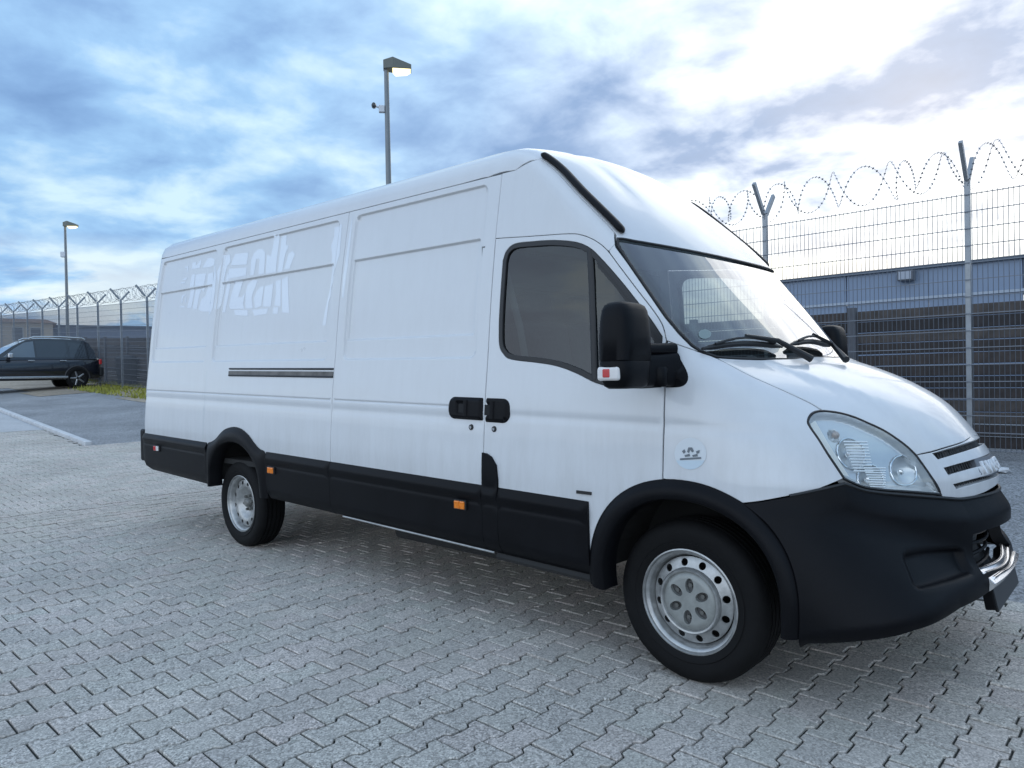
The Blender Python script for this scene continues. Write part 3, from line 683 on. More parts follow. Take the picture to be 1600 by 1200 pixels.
bn = np.vstack([bt[::-1], ba, bb]); bump_outer = np.vstack([bn, (bn*[-1,1])[::-1][1:-1]])
bump_outer = bump_outer if area(bump_outer) > 0 else bump_outer[::-1]
it = BCH.inv(T3([(1519,832),(1545,814),(1524,882)], .04)); 
ih = np.array([(it[0][0], it[0][1]),(it[0][0]*.45, it[0][1]+.012),(0,it[0][1]+.014)]); il = np.array([(0,.455),(it[2][0],max(it[2][1],.45))])
intake = np.vstack([ih, (ih*[-1,1])[::-1][1:], (il*[-1,1])[::-1], il[1:]])
intake = np.array([(it[0][0],it[0][1]),(0,it[0][1]+.015),(-it[0][0],it[0][1]),(-it[2][0],.475),(0,.47),(it[2][0],.475)])
fogp = BCH.inv(T3([(1418,850),(1470,842),(1512,834),(1516,880),(1498,922),(1460,924),(1424,922)], .035))
fogp = fogp if area(fogp) > 0 else fogp[::-1]
top_poly = bt[np.argsort(bt[:,0])]
def topz(u): return np.interp(-np.abs(u), top_poly[:,0], top_poly[:,1])
def bumpd(q):
    zt = topz(q[:,0]); k = sst(-.88,-.60,-np.abs(q[:,0]))
    tt = np.clip((zt-q[:,1])/.072, 0, 1.15); d = .006+(.014+.034*k)*(-np.log(np.exp(-9*tt)+np.exp(-9.))/9)-.004*k
    m = q*[1,1]; m = np.stack([-np.abs(q[:,0]), q[:,1]],1)
    d -= .028*sst(0, .03, -rbox(m, fogp[:,0].min(), it[0][0]-.055, .485, .615, .03))
    zb2 = np.interp(-np.abs(q[:,0]), bb[:,0], bb[:,1]); d -= .035*np.maximum(0, 1-(q[:,1]-zb2)/.06)**2
    return d-.012*np.exp(-((-np.abs(q[:,0])+.93)/.0)**2) if False else d
bumper = panel('front_bumper', BCH, bump_outer, BLACKP, van, holes=[intake], h=.014, hb=.02, disp=bumpd, rim=.05, gap=.003, hgap=0)
sl_ = TB(surf(BCH, [(u, topz(np.array([u]))[0]+.002) for u in np.linspace(-1.02,1.02,80)], .004)); MB().tube([tuple(v) for v in sl_], .007, 6).build('bumper_gap_shade', RUBBER, bumper, True)  # black tube puts the gap's shade along the bumper's top edge
panel('intake_mesh', BCH, inset(resample(intake,.04), -.02), MESHD, bumper, h=.04, rim=0, gap=0, disp=lambda q: np.full(len(q), -.07))
for k in range(4):
    zz = .50+.042*k; us_ = np.linspace(intake[0][0]*.95, -intake[0][0]*.95, 14)
    MB().tube([tuple(v) for v in TB(surf(BCH, [(u, zz) for u in us_], -.035))], .008, 6).build('intake_slat', BLACKP, bumper, True)
# bright foot plate on the bumper lip and the blanked number plate under it
for k, (zz, off) in enumerate(((.500,.030),(.478,.044),(.456,.056))):
    us_ = np.linspace(-.24, .24, 18)
    MB().tube([tuple(v) for v in TB(surf(BCH, [(u, zz) for u in us_], off-.006))], .0065, 8, flat=.7).build('step_rib', CHROME, bumper, True)
pln = panel('step_plate', BCH, [(-.27,.44),(.27,.44),(.25,.505),(-.25,.505)], CHROME, bumper, h=.03, rim=.04, gap=0, disp=lambda q: .022+(.505-q[:,1])*.5)
pb = MB(); pb.box((.985,0,.378), (.006,.26,.052), Matrix.Rotation(math.radians(-12),3,'Y')); pb.build('number_plate', mat('black plate', (.005,.005,.006), .35), van, bevel=.004)
pb = MB(); pb.box((.966,0,.39), (.02,.268,.058), Matrix.Rotation(math.radians(-10),3,'Y')); pb.build('plate_holder', BLACKP, van, bevel=.006)
# ---- wheels
def wheel(cx, cy, s, kind, yr=0., R=.342, wdt=.20):
    e = bpy.data.objects.new('wheel', None); COL.objects.link(e); e.parent = van; e.location = (cx, cy, R-.004); e.scale = (1, s, 1)
    o_ = -wdt/2                                     # outer face towards -y in the wheel's own frame
    half = [(.212,o_+.022),(.216,o_+.006),(.228,o_-.004),(.252,o_-.010),(.256,o_-.006),(.285,o_-.011),(.312,o_-.007),(.328,o_+.006),(R-.006,o_+.016),(R,o_+.034)]
    gr = []
    for y in (-.052,-.018,.018,.052): gr += [(R,y-.005),(R-.009,y-.004),(R-.009,y+.004),(R,y+.005)]
    prof = half+gr+[(r, -y) for r, y in half[::-1]]
    ty = MB().lathe(prof, 64); ty.build('tyre', TYRE, e, True)
    rim = [(.214,o_+.020),(.222,o_+.004),(.2225,o_-.001),(.217,o_-.003),(.213,o_+.002),(.211,o_+.010),(.203,o_+.014),(.196,o_+.022),(.193,o_+.040),(.189,o_+.046)]
    rb = MB().lathe(rim+[(.185,o_+.06),(.18,.09)], 64).build('rim', STEEL, e, True)
    if kind == 'front':
        dp = Spl([0,.10,.122,.130,.150,.172,.190],[o_+.016,o_+.016,o_+.018,o_+.022,o_+.030,o_+.038,o_+.047])
    else:
        dp = Spl([0,.062,.074,.108,.122,.150,.175,.190],[-.022,-.022,-.026,-.046,-.058,o_+.036,o_+.040,o_+.047])
    hr0 = .118 if kind == 'front' else .0
    circ = lambda c, r, n=16, el=1., ang=0: np.array([(c[0]+r*math.cos(2*math.pi*i/n)*math.cos(ang)-r*el*math.sin(2*math.pi*i/n)*math.sin(ang), c[1]+r*math.cos(2*math.pi*i/n)*math.sin(ang)+r*el*math.sin(2*math.pi*i/n)*math.cos(ang)) for i in range(n)])
    def disc(name, r1, r0, hs_, m, prf, rimd=.006, parent=e, hh=.012):
        lo_ = [circ((0,0), r1, 64)]+([circ((0,0), r0, 48)] if r0 else [])+hs_
        G = [(r*math.cos(t), r*math.sin(t)) for r in np.arange((r0 or 0)+.008, r1-.004, hh) for t in np.linspace(0, 2*math.pi, max(6, int(2*math.pi*r/hh)), endpoint=False)]
        G = np.array(G); kk = np.ones(len(G), bool)
        for hq in hs_: kk &= ~inside(G, hq) & (pdist(G, hq) > .003)
        G = G[kk]; pts = np.vstack(lo_+[G]); ed = []; st = 0
        for l_ in lo_: n = len(l_); ed += [(st+i, st+(i+1)%n) for i in range(n)]; st += n
        r_ = delaunay_2d_cdt([Vector(v) for v in pts], ed, [], 0, 1e-7); UV = np.array([tuple(v) for v in r_[0]]); tri = np.array([f for f in r_[2] if len(f)==3])
        cen = UV[tri].mean(1); okk = np.ones(len(tri), bool)
        for l_ in lo_[1:]: okk &= ~inside(cen, l_)
        tri = tri[okk]; rr = np.hypot(UV[:,0], UV[:,1]); y = prf(rr); V = np.stack([UV[:,0], y, UV[:,1]],1)
        cnt = {(t[i],t[(i+1)%3]) for t in tri for i in range(3)}; be = [q for q in cnt if (q[1],q[0]) not in cnt]
        ids = {}; V2 = []
        for a, b in be:
            for k_ in (a, b):
                if k_ not in ids: ids[k_] = len(V)+len(V2); V2.append(V[k_]+[0, rimd, 0])
        Fc = [tuple(t) for t in tri]+[(a, b, ids[b], ids[a]) for a, b in be]
        o = mesh_obj(name, np.vstack([V]+([V2] if V2 else [])), Fc, m, parent, True)
        bm = bmesh.new(); bm.from_mesh(o.data)
        for ed_ in bm.edges: ed_.smooth = not (len(ed_.link_faces)==2 and ed_.calc_face_angle(0) > .6)
        bmesh.ops.recalc_face_normals(bm, faces=bm.faces)
        bm.to_mesh(o.data); bm.free(); return o
    vents = [circ((.160*math.cos(t), .160*math.sin(t)), .0160, 14, 1.0) for t in np.linspace(.2, .2+2*math.pi, 12, endpoint=False)]
    disc('rim_disc', .183, hr0, vents, STEEL, dp)
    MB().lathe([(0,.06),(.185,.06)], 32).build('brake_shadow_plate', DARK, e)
    if kind == 'front':
        cv = [circ((.068*math.cos(t), .068*math.sin(t)), .031, 16, .62, t) for t in np.linspace(.45, .45+2*math.pi, 6, endpoint=False)]
        disc('hub_cover', .121, 0, cv, COVER, lambda r: o_+.004+.10*np.maximum(0, r-.10)**1.3*0+.012*sst(.108,.121,r), rimd=.018)
        MB().lathe([(.1205,o_+.016),(.126,o_+.004),(.133,o_+.002),(.138,o_+.008),(.140,o_+.024)], 64).build('cover_ring', STEEL, e, True)
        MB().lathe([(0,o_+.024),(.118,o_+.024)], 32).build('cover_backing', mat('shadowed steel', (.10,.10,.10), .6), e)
        for t in np.linspace(.45, .45+2*math.pi, 6, endpoint=False):
            MB().lathe([(0,o_+.012),(.010,o_+.012),(.011,o_+.024)], 6, 'y', (.068*math.cos(t),0,.068*math.sin(t))).build('wheel_nut', mat('dull nut', (.16,.16,.15), .5, metal=.6), e)
    else:
        MB().lathe([(0,-.064),(.024,-.062),(.032,-.054),(.036,-.040),(.038,-.02)], 24).build('hub_cap', mat('dull hub', (.22,.22,.21), .5, metal=.5), e, True)
        for t in np.linspace(.2, .2+2*math.pi, 6, endpoint=False):
            MB().lathe([(0,-.046),(.011,-.046),(.013,-.02)], 6, 'y', (.058*math.cos(t),0,.058*math.sin(t))).build('wheel_nut', mat('dull nut', (.16,.16,.15), .5, metal=.6), e)
    return e
yf = -.935; qf = on_plane((1075,938), 1, yf); qr = on_plane((376,786), 1, -.935)
WF, WR = float(qf[0]), float(qr[0])
wheel(WF, -.835, 1, 'front'); wheel(WR, -.835, 1, 'rear'); wheel(WF, .835, -1, 'front'); wheel(WR, .835, -1, 'rear')
print('wheels at', WF, WR, qf, qr)
# ---- mirrors
def loft(name, secs, m, parent, n=28, ex=3.2, s=1, cap=True):
    V = []; Fc = []
    for (cx, cy, cz, a, b) in secs:
        for k in range(n):
            t = 2*math.pi*k/n; c, q = math.cos(t), math.sin(t)
            V.append((cx+a*math.copysign(abs(c)**(2/ex), c), s*(cy+b*math.copysign(abs(q)**(2/ex), q)), cz))
    for i in range(len(secs)-1):
        for k in range(n): k2 = (k+1)%n; Fc.append((i*n+k, i*n+k2, (i+1)*n+k2, (i+1)*n+k))
    if cap: Fc += [tuple(range(n))[::-1], tuple((len(secs)-1)*n+k for k in range(n))]
    o = mesh_obj(name, V, Fc, m, parent, True); bm = bmesh.new(); bm.from_mesh(o.data); bmesh.ops.recalc_face_normals(bm, faces=bm.faces)
    for e_ in bm.edges: e_.smooth = not (len(e_.link_faces)==2 and e_.calc_face_angle(0) > .9)
    bm.to_mesh(o.data); bm.free(); return o
def mirror_unit(s):
    e = bpy.data.objects.new('door_mirror', None); COL.objects.link(e); e.parent = van
    mx, my = -.105, -1.215
    z0, z1 = 1.245, 1.592
    H = z1-z0; S = []
    for t, a, b in ((0,.045,.080),(.03,.060,.098),(.10,.070,.108),(.30,.074,.114),(.315,.072,.112),(.325,.076,.116),(.60,.075,.114),(.80,.070,.110),(.90,.064,.105),(.955,.055,.096),(.985,.040,.078),(1.0,.018,.05)):
        S.append((mx-.005*t, my+.010*t, z0+H*t, a, b))
    loft('mirror_shell', S, BLACKP, e, 40, 3.4, s)
    mg = MB(); mg.box((mx-.070, s*(my+.01), z0+H*.55), (.004,.070,.09)); mg.build('mirror_glass', mat('mirror silver', (.8,.82,.84), .03, metal=1), e, bevel=.003)
    # arm: upper bar and lower housing reaching the door corner
    for nm, z_a, hz_, hx_, x_b in (('upper_arm',1.405,.026,.046,-.055),('lower_arm',1.318,.074,.034,-.030)):
        V = []; A_, B_ = Vector((mx+.01, my+.05, z_a)), Vector((x_b, -.965, z_a)); n_ = 20; st_ = 6
        for i in range(st_+1):
            t = i/st_; c_ = A_.lerp(B_, t); kx = hx_*(1-.15*math.sin(math.pi*t)); kz = hz_*(1-.10*math.sin(math.pi*t))
            for k in range(n_):
                an = 2*math.pi*k/n_; c2, s2 = math.cos(an), math.sin(an)
                V.append((c_.x+kx*math.copysign(abs(c2)**.6, c2), s*(c_.y), c_.z+kz*math.copysign(abs(s2)**.6, s2)))
        Fq = [(i*n_+k, i*n_+(k+1)%n_, (i+1)*n_+(k+1)%n_, (i+1)*n_+k) for i in range(st_) for k in range(n_)]+[tuple(range(n_)), tuple(st_*n_+k for k in range(n_))]
        MB().add(V, Fq).build(nm, BLACKP, e, True)
    MB().lathe([(0,-.042),(.030,-.042),(.036,-.03),(.036,.03),(.03,.04),(0,.04)], 16, 'z', (mx+.055, s*(my+.165), 1.290)).build('arm_pivot', BLACKP, e, True)
    # triangular base plate on the door corner
    q = T3(smooth_line([(1041,534),(1052,547),(1064,564),(1074,584),(1073,597),(1063,604),(1041,605)], 3))
    bp = SD.inv(q); bp = bp if area(bp) > 0 else bp[::-1]
    panel('mirror_base', SD, bp, BLACKP, e, h=.03, rim=.03, gap=0, disp=lambda u: .022*poly_in(u, bp, .03)+.004).scale = (1, s, 1)
    # indicator lens low on the shell
    ip = MB(); V = []
    ip.box((mx-.010, s*(my-.092), z0+.060), (.052,.022,.028)); il_ = ip.build('indicator', WHL, e, bevel=.012, seg=3)
    MB().box((mx-.015, s*(my-.113), z0+.062), (.017,.004,.017)).build('indicator_bulb', REDL, il_, bevel=.004)
    return e
mirror_unit(1); mirror_unit(-1)
# ---- wipers
def wiper(a, b, root, elbow):
    e = bpy.data.objects.new('wiper', None); COL.objects.link(e); e.parent = van
    A, B = T3([a, b], .02); n_ = 9; bl = np.array([A+(B-A)*t for t in np.linspace(0,1,n_)]); bl[:,2] += .018*np.sin(np.linspace(0,math.pi,n_))
    MB().tube([tuple(q) for q in TB(bl)], [.006]+[.015]*(n_-2)+[.006], 6, flat=.9).build('wiper_blade', RUBBER, e, True)
    sp_ = bl.copy(); sp_[:,2] += .022*np.sin(np.linspace(0,math.pi,n_))+.004; sp_[:,0] += .012
    MB().tube([tuple(q) for q in TB(sp_[1:-1])], .006, 6).build('wiper_frame', RUBBER, e, True)
    C, D = T3([elbow], .05)[0], T3([root], .03)[0]; mid = bl[n_//2]+[.01,0,.035]
    MB().tube([tuple(q) for q in TB(np.array([mid, C, D]))], [.007,.011,.017], 8).build('wiper_arm', RUBBER, e, True)
    return e
wiper((1097,545), (1222,542), (1268,561), (1215,532)); wiper((1236,538), (1296,541), (1322,562), (1300,538))
# ---- door handles and locks
def hnd(x0, x1, z0, z1, left_round, right_round, bar_x, parent):
    pts = []
    r = .045
    def corner(cx, cz, a0, a1, rr): return [(cx+rr*math.cos(t), cz+rr*math.sin(t)) for t in np.linspace(math.radians(a0), math.radians(a1), 7)]
    rl = r if left_round else .008; rr_ = r if right_round else .008
    pts = corner(x0+rl, z0+rl, 180, 270, rl)+corner(x1-rr_, z0+rr_, 270, 360, rr_)+corner(x1-rr_, z1-rr_, 0, 90, rr_)+corner(x0+rl, z1-rl, 90, 180, rl)
    pts = np.array(pts)
    pk = np.array([(bar_x-.045,z0+.022),(bar_x+.03,z0+.022),(bar_x+.03,z1-.022),(bar_x-.045,z1-.022)])
    o = panel('handle_plate', SD, pts, BLACKP, parent, h=.014, rim=.01, gap=0, disp=lambda q: .014*poly_in(q, pts, .012)+.003-.011*poly_in(q, pk, .010))
    pi_ = inset(resample(pk, .02), .012); panel('handle_pocket_shade', SD, pi_, DARK, o, h=.02, rim=0, gap=0, disp=lambda q: np.full(len(q), .0085))  # dark sheet puts a deep pocket's shade onto the shallow floor
    B_ = TB(surf(SD, [(bar_x+.028, z0+.016),(bar_x+.028, z1-.016)], .016)); MB().tube([tuple(q) for q in B_], .016, 8, flat=.6, up=(0,1,0)).build('handle_grip', BLACKP, o, True)
    return o
hz = TB(surf(SD, [(-1.3,1.108)]))[0][2]
hnd(-1.385, -1.128, 1.052, 1.168, True, False, -1.27, sdr); hnd(-1.103, -.938, 1.046, 1.168, False, True, -1.075, door)
for par, px in ((sdr, (736,667.5)), (door, (772,670.5))):
    P = TB(T3([px], .002))[0]
    lk = MB().lathe([(0,-.004),(.008,-.004),(.0145,-.003),(.016,.004)], 20, 'y', P).build('lock', RUBBER, par, True)
    MB().lathe([(0,-.006),(.0075,-.006),(.008,-.002)], 14, 'y', P).build('lock_barrel', CHROME, lk)
P = T3([(903,769),(922,770.5)], .002); P = TB(P); MB().box(tuple((P[0]+P[1])/2), (.042,.004,.007)).build('door_trim_clip', RUBBER, door)
# ---- side marker lamps
def marker(x, z, m, m2, parent, w_=.04, off=.016):
    P = TB(surf(SD, [(x, z)], off))[0]
    o = MB().box(tuple(P), (w_+.006,.010,.026)).build('marker_lamp', RUBBER, parent, bevel=.004)
    MB().box((P[0]-w_*.45, P[1]-.010, P[2]), (w_*.5,.007,.021)).build('marker_lens', m, o, bevel=.005)
    MB().box((P[0]+w_*.52, P[1]-.010, P[2]), (w_*.44,.007,.021)).build('marker_lens', m2, o, bevel=.005)
marker(-3.225,.595,AMBER,AMBER,van); marker(-1.27,.60,AMBER,AMBER,van); marker(-5.24,.60,REDL,WHL,van,.055)
# ---- sliding-door rail with its track
rq = np.array([(-3.95,1.262),(XG1-.005,1.262),(XG1-.005,1.322),(-3.95,1.322)])
for s in (1, -1):
    for zz, rr_, mm in ((1.318,.007,RUBBER),(1.266,.007,RUBBER)):
        q = TB(surf(SD, [(x, zz) for x in np.linspace(-3.94, XG1-.006, 10)], .003)*[1,s,1]); MB().tube([tuple(v) for v in q], rr_, 6).build('rail_edge', mm, van, True)
panel('door_rail', SD, [(-3.95,1.262),(XG1-.005,1.262),(XG1-.005,1.300),(-3.95,1.300)], mat('rail channel', (.10,.095,.09), .35, metal=.6, var=.5, vscale=9), van, h=.05, rim=.004, gap=0, disp=lambda q: np.full(len(q), .004), mirror=True)
# ---- ghost of the removed lettering on the rear side panel
def decal(name, px, m, parent, off=.0009, h=.014, d=None):
    q = pl(px); q = q if area(q) > 0 else q[::-1]
    try: return panel(name, SD, q, m, parent, h=h, hb=.014, rim=0, gap=0, disp=(lambda u: emboss(u)+off) if d is None else (lambda u: d(u)+off))
    except Exception as ex: print('decal', ex)
GH = [[(130,980),(160,860),(190,680),(205,590),(245,580),(235,680),(215,800),(180,980)],
[(195,990),(215,880),(240,740),(252,590),(300,580),(372,575),(362,640),(340,740),(330,790),(300,760),(270,850),(245,995)],
[(205,525),(215,450),(260,440),(252,480),(270,470),(300,420),(320,425),(300,510)],
[(330,510),(390,400),(440,390),(475,410),(470,470),(440,495)],
[(265,1000),(300,870),(345,840),(380,720),(395,580),(458,560),(452,700),(435,850),(398,1020),(330,1022)],
[(400,1130),(412,1000),(445,850),(472,640),(470,480),(500,470),(508,640),(495,800),(470,990)],
[(482,990),(512,860),(532,700),(522,560),(560,480),(590,360),(655,355),(660,440),(620,490),(592,600),(562,800),(535,930),(515,1000)],
[(542,1030),(570,850),(600,690),(615,590),(632,560),(640,700),(602,900),(575,1030)],
[(670,450),(715,345),(870,330),(850,460),(840,470),(665,480)],
[(628,640),(642,520),(850,505),(838,600)],
[(622,960),(645,830),(700,660),(790,650),(730,850),(765,850),(810,800),(785,930),(800,985),(640,990)],
[(812,940),(815,800),(840,700),(900,645),(960,650),(905,790),(885,860),(900,980),(815,985)],
[(912,860),(950,770),(1000,720),(1030,720),(1012,840),(1000,950),(925,985)],
[(890,600),(900,420),(930,340),(980,290),(1040,290),(1065,330),(1062,420),(1050,580),(985,590),(998,405),(962,405),(930,592)],
[(1070,580),(1085,355),(1130,370),(1150,280),(1180,120),(1240,120),(1205,380),(1190,560)],
[(1210,560),(1242,300),(1260,130),(1320,125),(1310,240),(1340,250),(1300,350),(1280,450),(1265,550)],
[(1285,530),(1340,340),(1385,310),(1415,350),(1380,430),(1350,520)],
[(1015,960),(1042,720),(1138,690),(1122,850),(1110,960)],
[(1150,950),(1170,800),(1165,660),(1228,640),(1225,955)],
[(1242,1030),(1240,640),(1310,600),(1325,1035)],
[(1130,1045),(1140,970),(1200,960),(1190,1045)],
[(690,1060),(680,1000),(840,1000),(840,1070)],[(890,1000),(1080,980),(1060,1045),(920,1070)],
[(50,955),(105,955),(105,972),(50,972)],[(70,830),(120,815),(118,830),(85,845),(80,915),(62,915)],[(105,905),(118,850),(128,850),(116,915)],[(75,680),(130,670),(130,688),(75,698)],[(100,640),(160,620),(140,650),(105,655)],[(128,500),(165,485),(165,550),(150,550),(150,510),(128,520)]]
for q in GH: decal('ghost_letter', [(270+a/7.5, 350+b/7.5) for a, b in q], GHOST, sp)
decal('paint_streak', [(200+a/3.872, 330+b/3.872) for a, b in [(1240,95),(1296,78),(1282,260),(1240,400),(1195,540),(1175,690),(1155,685),(1172,590),(1202,460),(1226,270),(1218,210),(1238,150)]], GHOST, sp)
decal('paint_streak', [(200+a/3.872, 330+b/3.872) for a, b in [(1352,60),(1362,20),(1345,200),(1330,330),(1305,525),(1295,520),(1302,400),(1325,250)]], GHOST, sdr)
# ---- round sticker on the fender, small sticker on the screen
def disc_px(cx, cy, rx, ry, n=24, a0=0, a1=360): return [(cx+rx*math.cos(math.radians(t)), cy+ry*math.sin(math.radians(t))) for t in np.linspace(a0, a1, n, endpoint=(a1-a0 < 360))]
z_ = lambda u: np.zeros(len(u))
st_ = decal('round_sticker', disc_px(1079,709,25,25), STICK, van, .0012, .03, z_)
decal('sticker_band', disc_px(1079,709,24.5,24.5, 12, 25, 155), STICKB, st_, .002, .03, z_)
for q in ([(1063,716),(1096,714),(1096,717),(1063,719)],[(1066,705),(1070,702),(1072,706),(1069,709)],[(1074,706),(1076,699),(1082,699),(1085,705),(1082,707),(1079,703),(1077,708)],[(1088,705),(1094,703),(1093,708),(1089,709)],[(1070,711),(1078,709),(1079,713),(1071,714)],[(1082,711),(1090,709),(1091,713),(1083,714)]):
    decal('sticker_print', q, INK, st_, .003, .02, z_)
def wdecal(name, px, m, off): 
    q = WCH.inv(T3(px)); q = q if area(q) > 0 else q[::-1]
    return panel(name, WCH, q, m, van, h=.03, hb=.02, rim=0, gap=0, disp=lambda u: np.full(len(u), off))
ws_ = wdecal('screen_sticker', disc_px(1102,521,10,7.5,18), mat('screen sticker green', (.20,.26,.26), .5), -.004)
# ---- rear face, floor, cab interior
RCH = Dir((-5.6,0,1.5), (0,-1,0), (0,0,1))
for s in (0, 1):
    yy = np.array([(0.002,.55),(.93,.55),(.95,1.0),(.93,1.5),(.86,2.0),(.79,2.33),(0.002,2.42)])
    q = yy*[1 if s else -1, 1]; q = q-[0,1.5]; q = q if area(q) > 0 else q[::-1]
    rd = panel('rear_door', RCH, q, PAINT, van, h=.08, rim=.03)
    tl_ = MB().box((-5.655, (-1 if s else 1)*.80, 1.22), (.02,.06,.22)).build('tail_lamp', REDL, van, bevel=.01)
MB().box((-5.66,0,.56+.118), (.06,.98,.075)).build('rear_bumper', BLACKP, van, bevel=.025, seg=3)
for s in (-1, 1):
    MB().box((-5.63, s*.99, .60+.118), (.055,.030,.15)).build('rear_bumper_corner', BLACKP, van, bevel=.02, seg=3)
MB().box((-2.75,0,.50), (2.75,.60,.06)).box((-2.4,-.45,.42),(2.0,.05,.06)).box((-2.4,.45,.42),(2.0,.05,.06)).build('chassis', UNDER, van)
MB().box((-3.3,0,.66), (2.25,.93,.02)).build('cargo_floor', UNDER, van)
MB().box((-4.2,-.0,.36), (.06,.72,.06)).box((0.02,0,.33),(.05,.7,.05)).build('axle', UNDER, van)
MB().box((-1.7,-.60,.40), (.50,.16,.13)).build('fuel_tank', UNDER, van, bevel=.03)
MB().box((.35,0,.50), (.42,.55,.20)).build('engine_undertray', UNDER, van)
bk = MB(); bk.box((-1.20,0,1.30), (.012,.90,.70))
bko = bk.build('bulkhead', BULK, van)
for k in range(5): MB().box((-1.178,0,.85+.24*k), (.010,.86,.018)).build('bulkhead_rib', BULK, bko, bevel=.006)
MB().box((-.80,0,.70), (.36,.90,.03)).build('cab_floor', TRIMD, van)
dash = [(.16,0,1.06,.05,.86),(.06,0,1.20,.16,.88),(.02,0,1.29,.20,.88),(0,0,1.345,.19,.86),(-.01,0,1.362,.15,.80)]
loft('dashboard', dash, TRIM, van, 40, 6)
MB().box((.10,0,1.315), (.10,.55,.010), Matrix.Rotation(.18,3,'Y')).build('cowl_panel', TRIM, van)
MB().box((-.215,-.02,1.10), (.06,.22,.17), Matrix.Rotation(.25,3,'Y')).build('dash_console', TRIMD, van, bevel=.02)
sw = MB(); cxs, cys, czs = -.42, .45, 1.22; pts = []
for k in range(25):
    t = 2*math.pi*k/24; v = Matrix.Rotation(math.radians(-58),3,'Y') @ Vector((.0+.195*math.cos(t), .195*math.sin(t), 0)); pts.append((cxs+v.x, cys+v.y, czs+v.z))
sw.tube(pts, .014, 8, caps=False).tube([pts[0],(cxs,cys,czs),pts[12]], .012, 6).tube([(cxs,cys,czs),(cxs+.2,cys,czs-.12)], .03, 8); sw.build('steering_wheel', TRIMD, van, True)
def seat(y, wd):
    e = bpy.data.objects.new('seat', None); COL.objects.link(e); e.parent = van
    MB().box((-.72,y,.98), (.24,wd,.07)).build('seat_cushion', SEATF, e, bevel=.04, seg=3)
    MB().box((-.98,y,1.30), (.06,wd,.30), Matrix.Rotation(-.16,3,'Y')).build('backrest', SEATF, e, bevel=.045, seg=3)
    MB().box((-1.05,y,1.67), (.045,.12,.085), Matrix.Rotation(-.16,3,'Y')).build('headrest', SEATF, e, bevel=.035, seg=3)
    MB().box((-.72,y,.82), (.20,wd*.8,.10)).build('seat_base', TRIMD, e)
seat(.48,.25); seat(-.24,.22); seat(-.66,.20)
MB().tube([(-1.1,-.86,1.92),(-.96,-.885,1.55),(-.88,-.90,1.20)], .006, 6, flat=4., up=(1,0,0)).build('seat_belt', mat('belt webbing', (.30,.31,.31), .7), van)
MB().box((-.80,0,2.03), (.36,.80,.012)).build('headlining', mat('headlining pale', (.62,.63,.64), .8), van)
for s in (-1, 1): MB().box((-.55, s*.90, 1.02), (.50,.02,.24)).build('door_trim', TRIM, van)
# ------------------------------------------------------------------ ground
def sp(t, w_): t = np.asarray(t, float)/w_; return w_*np.where(t > 30, t, np.log1p(np.exp(np.minimum(t, 30))))
def GZ(x, y):
    x = np.asarray(x, float); y = np.asarray(y, float)
    return .045*(sp(-x-7,.8)-sp(-x-48,2))+.06*(sp(y-1.7,.4)-sp(y-8,1))
def sheet(name, xs, ys, dz, m, keep=None):
    X, Y = np.meshgrid(xs, ys, indexing='ij'); V = np.stack([X, Y, GZ(X, Y)+dz], -1).reshape(-1, 3); n = len(ys); Fc = []
    for i in range(len(xs)-1):
        for j in range(n-1):
            if keep is None or keep((xs[i]+xs[i+1])/2, (ys[j]+ys[j+1])/2): Fc.append((i*n+j, (i+1)*n+j, (i+1)*n+j+1, i*n+j+1))
    o = mesh_obj(name, V, Fc, m, None, True); o['kind'] = 'structure'; return o
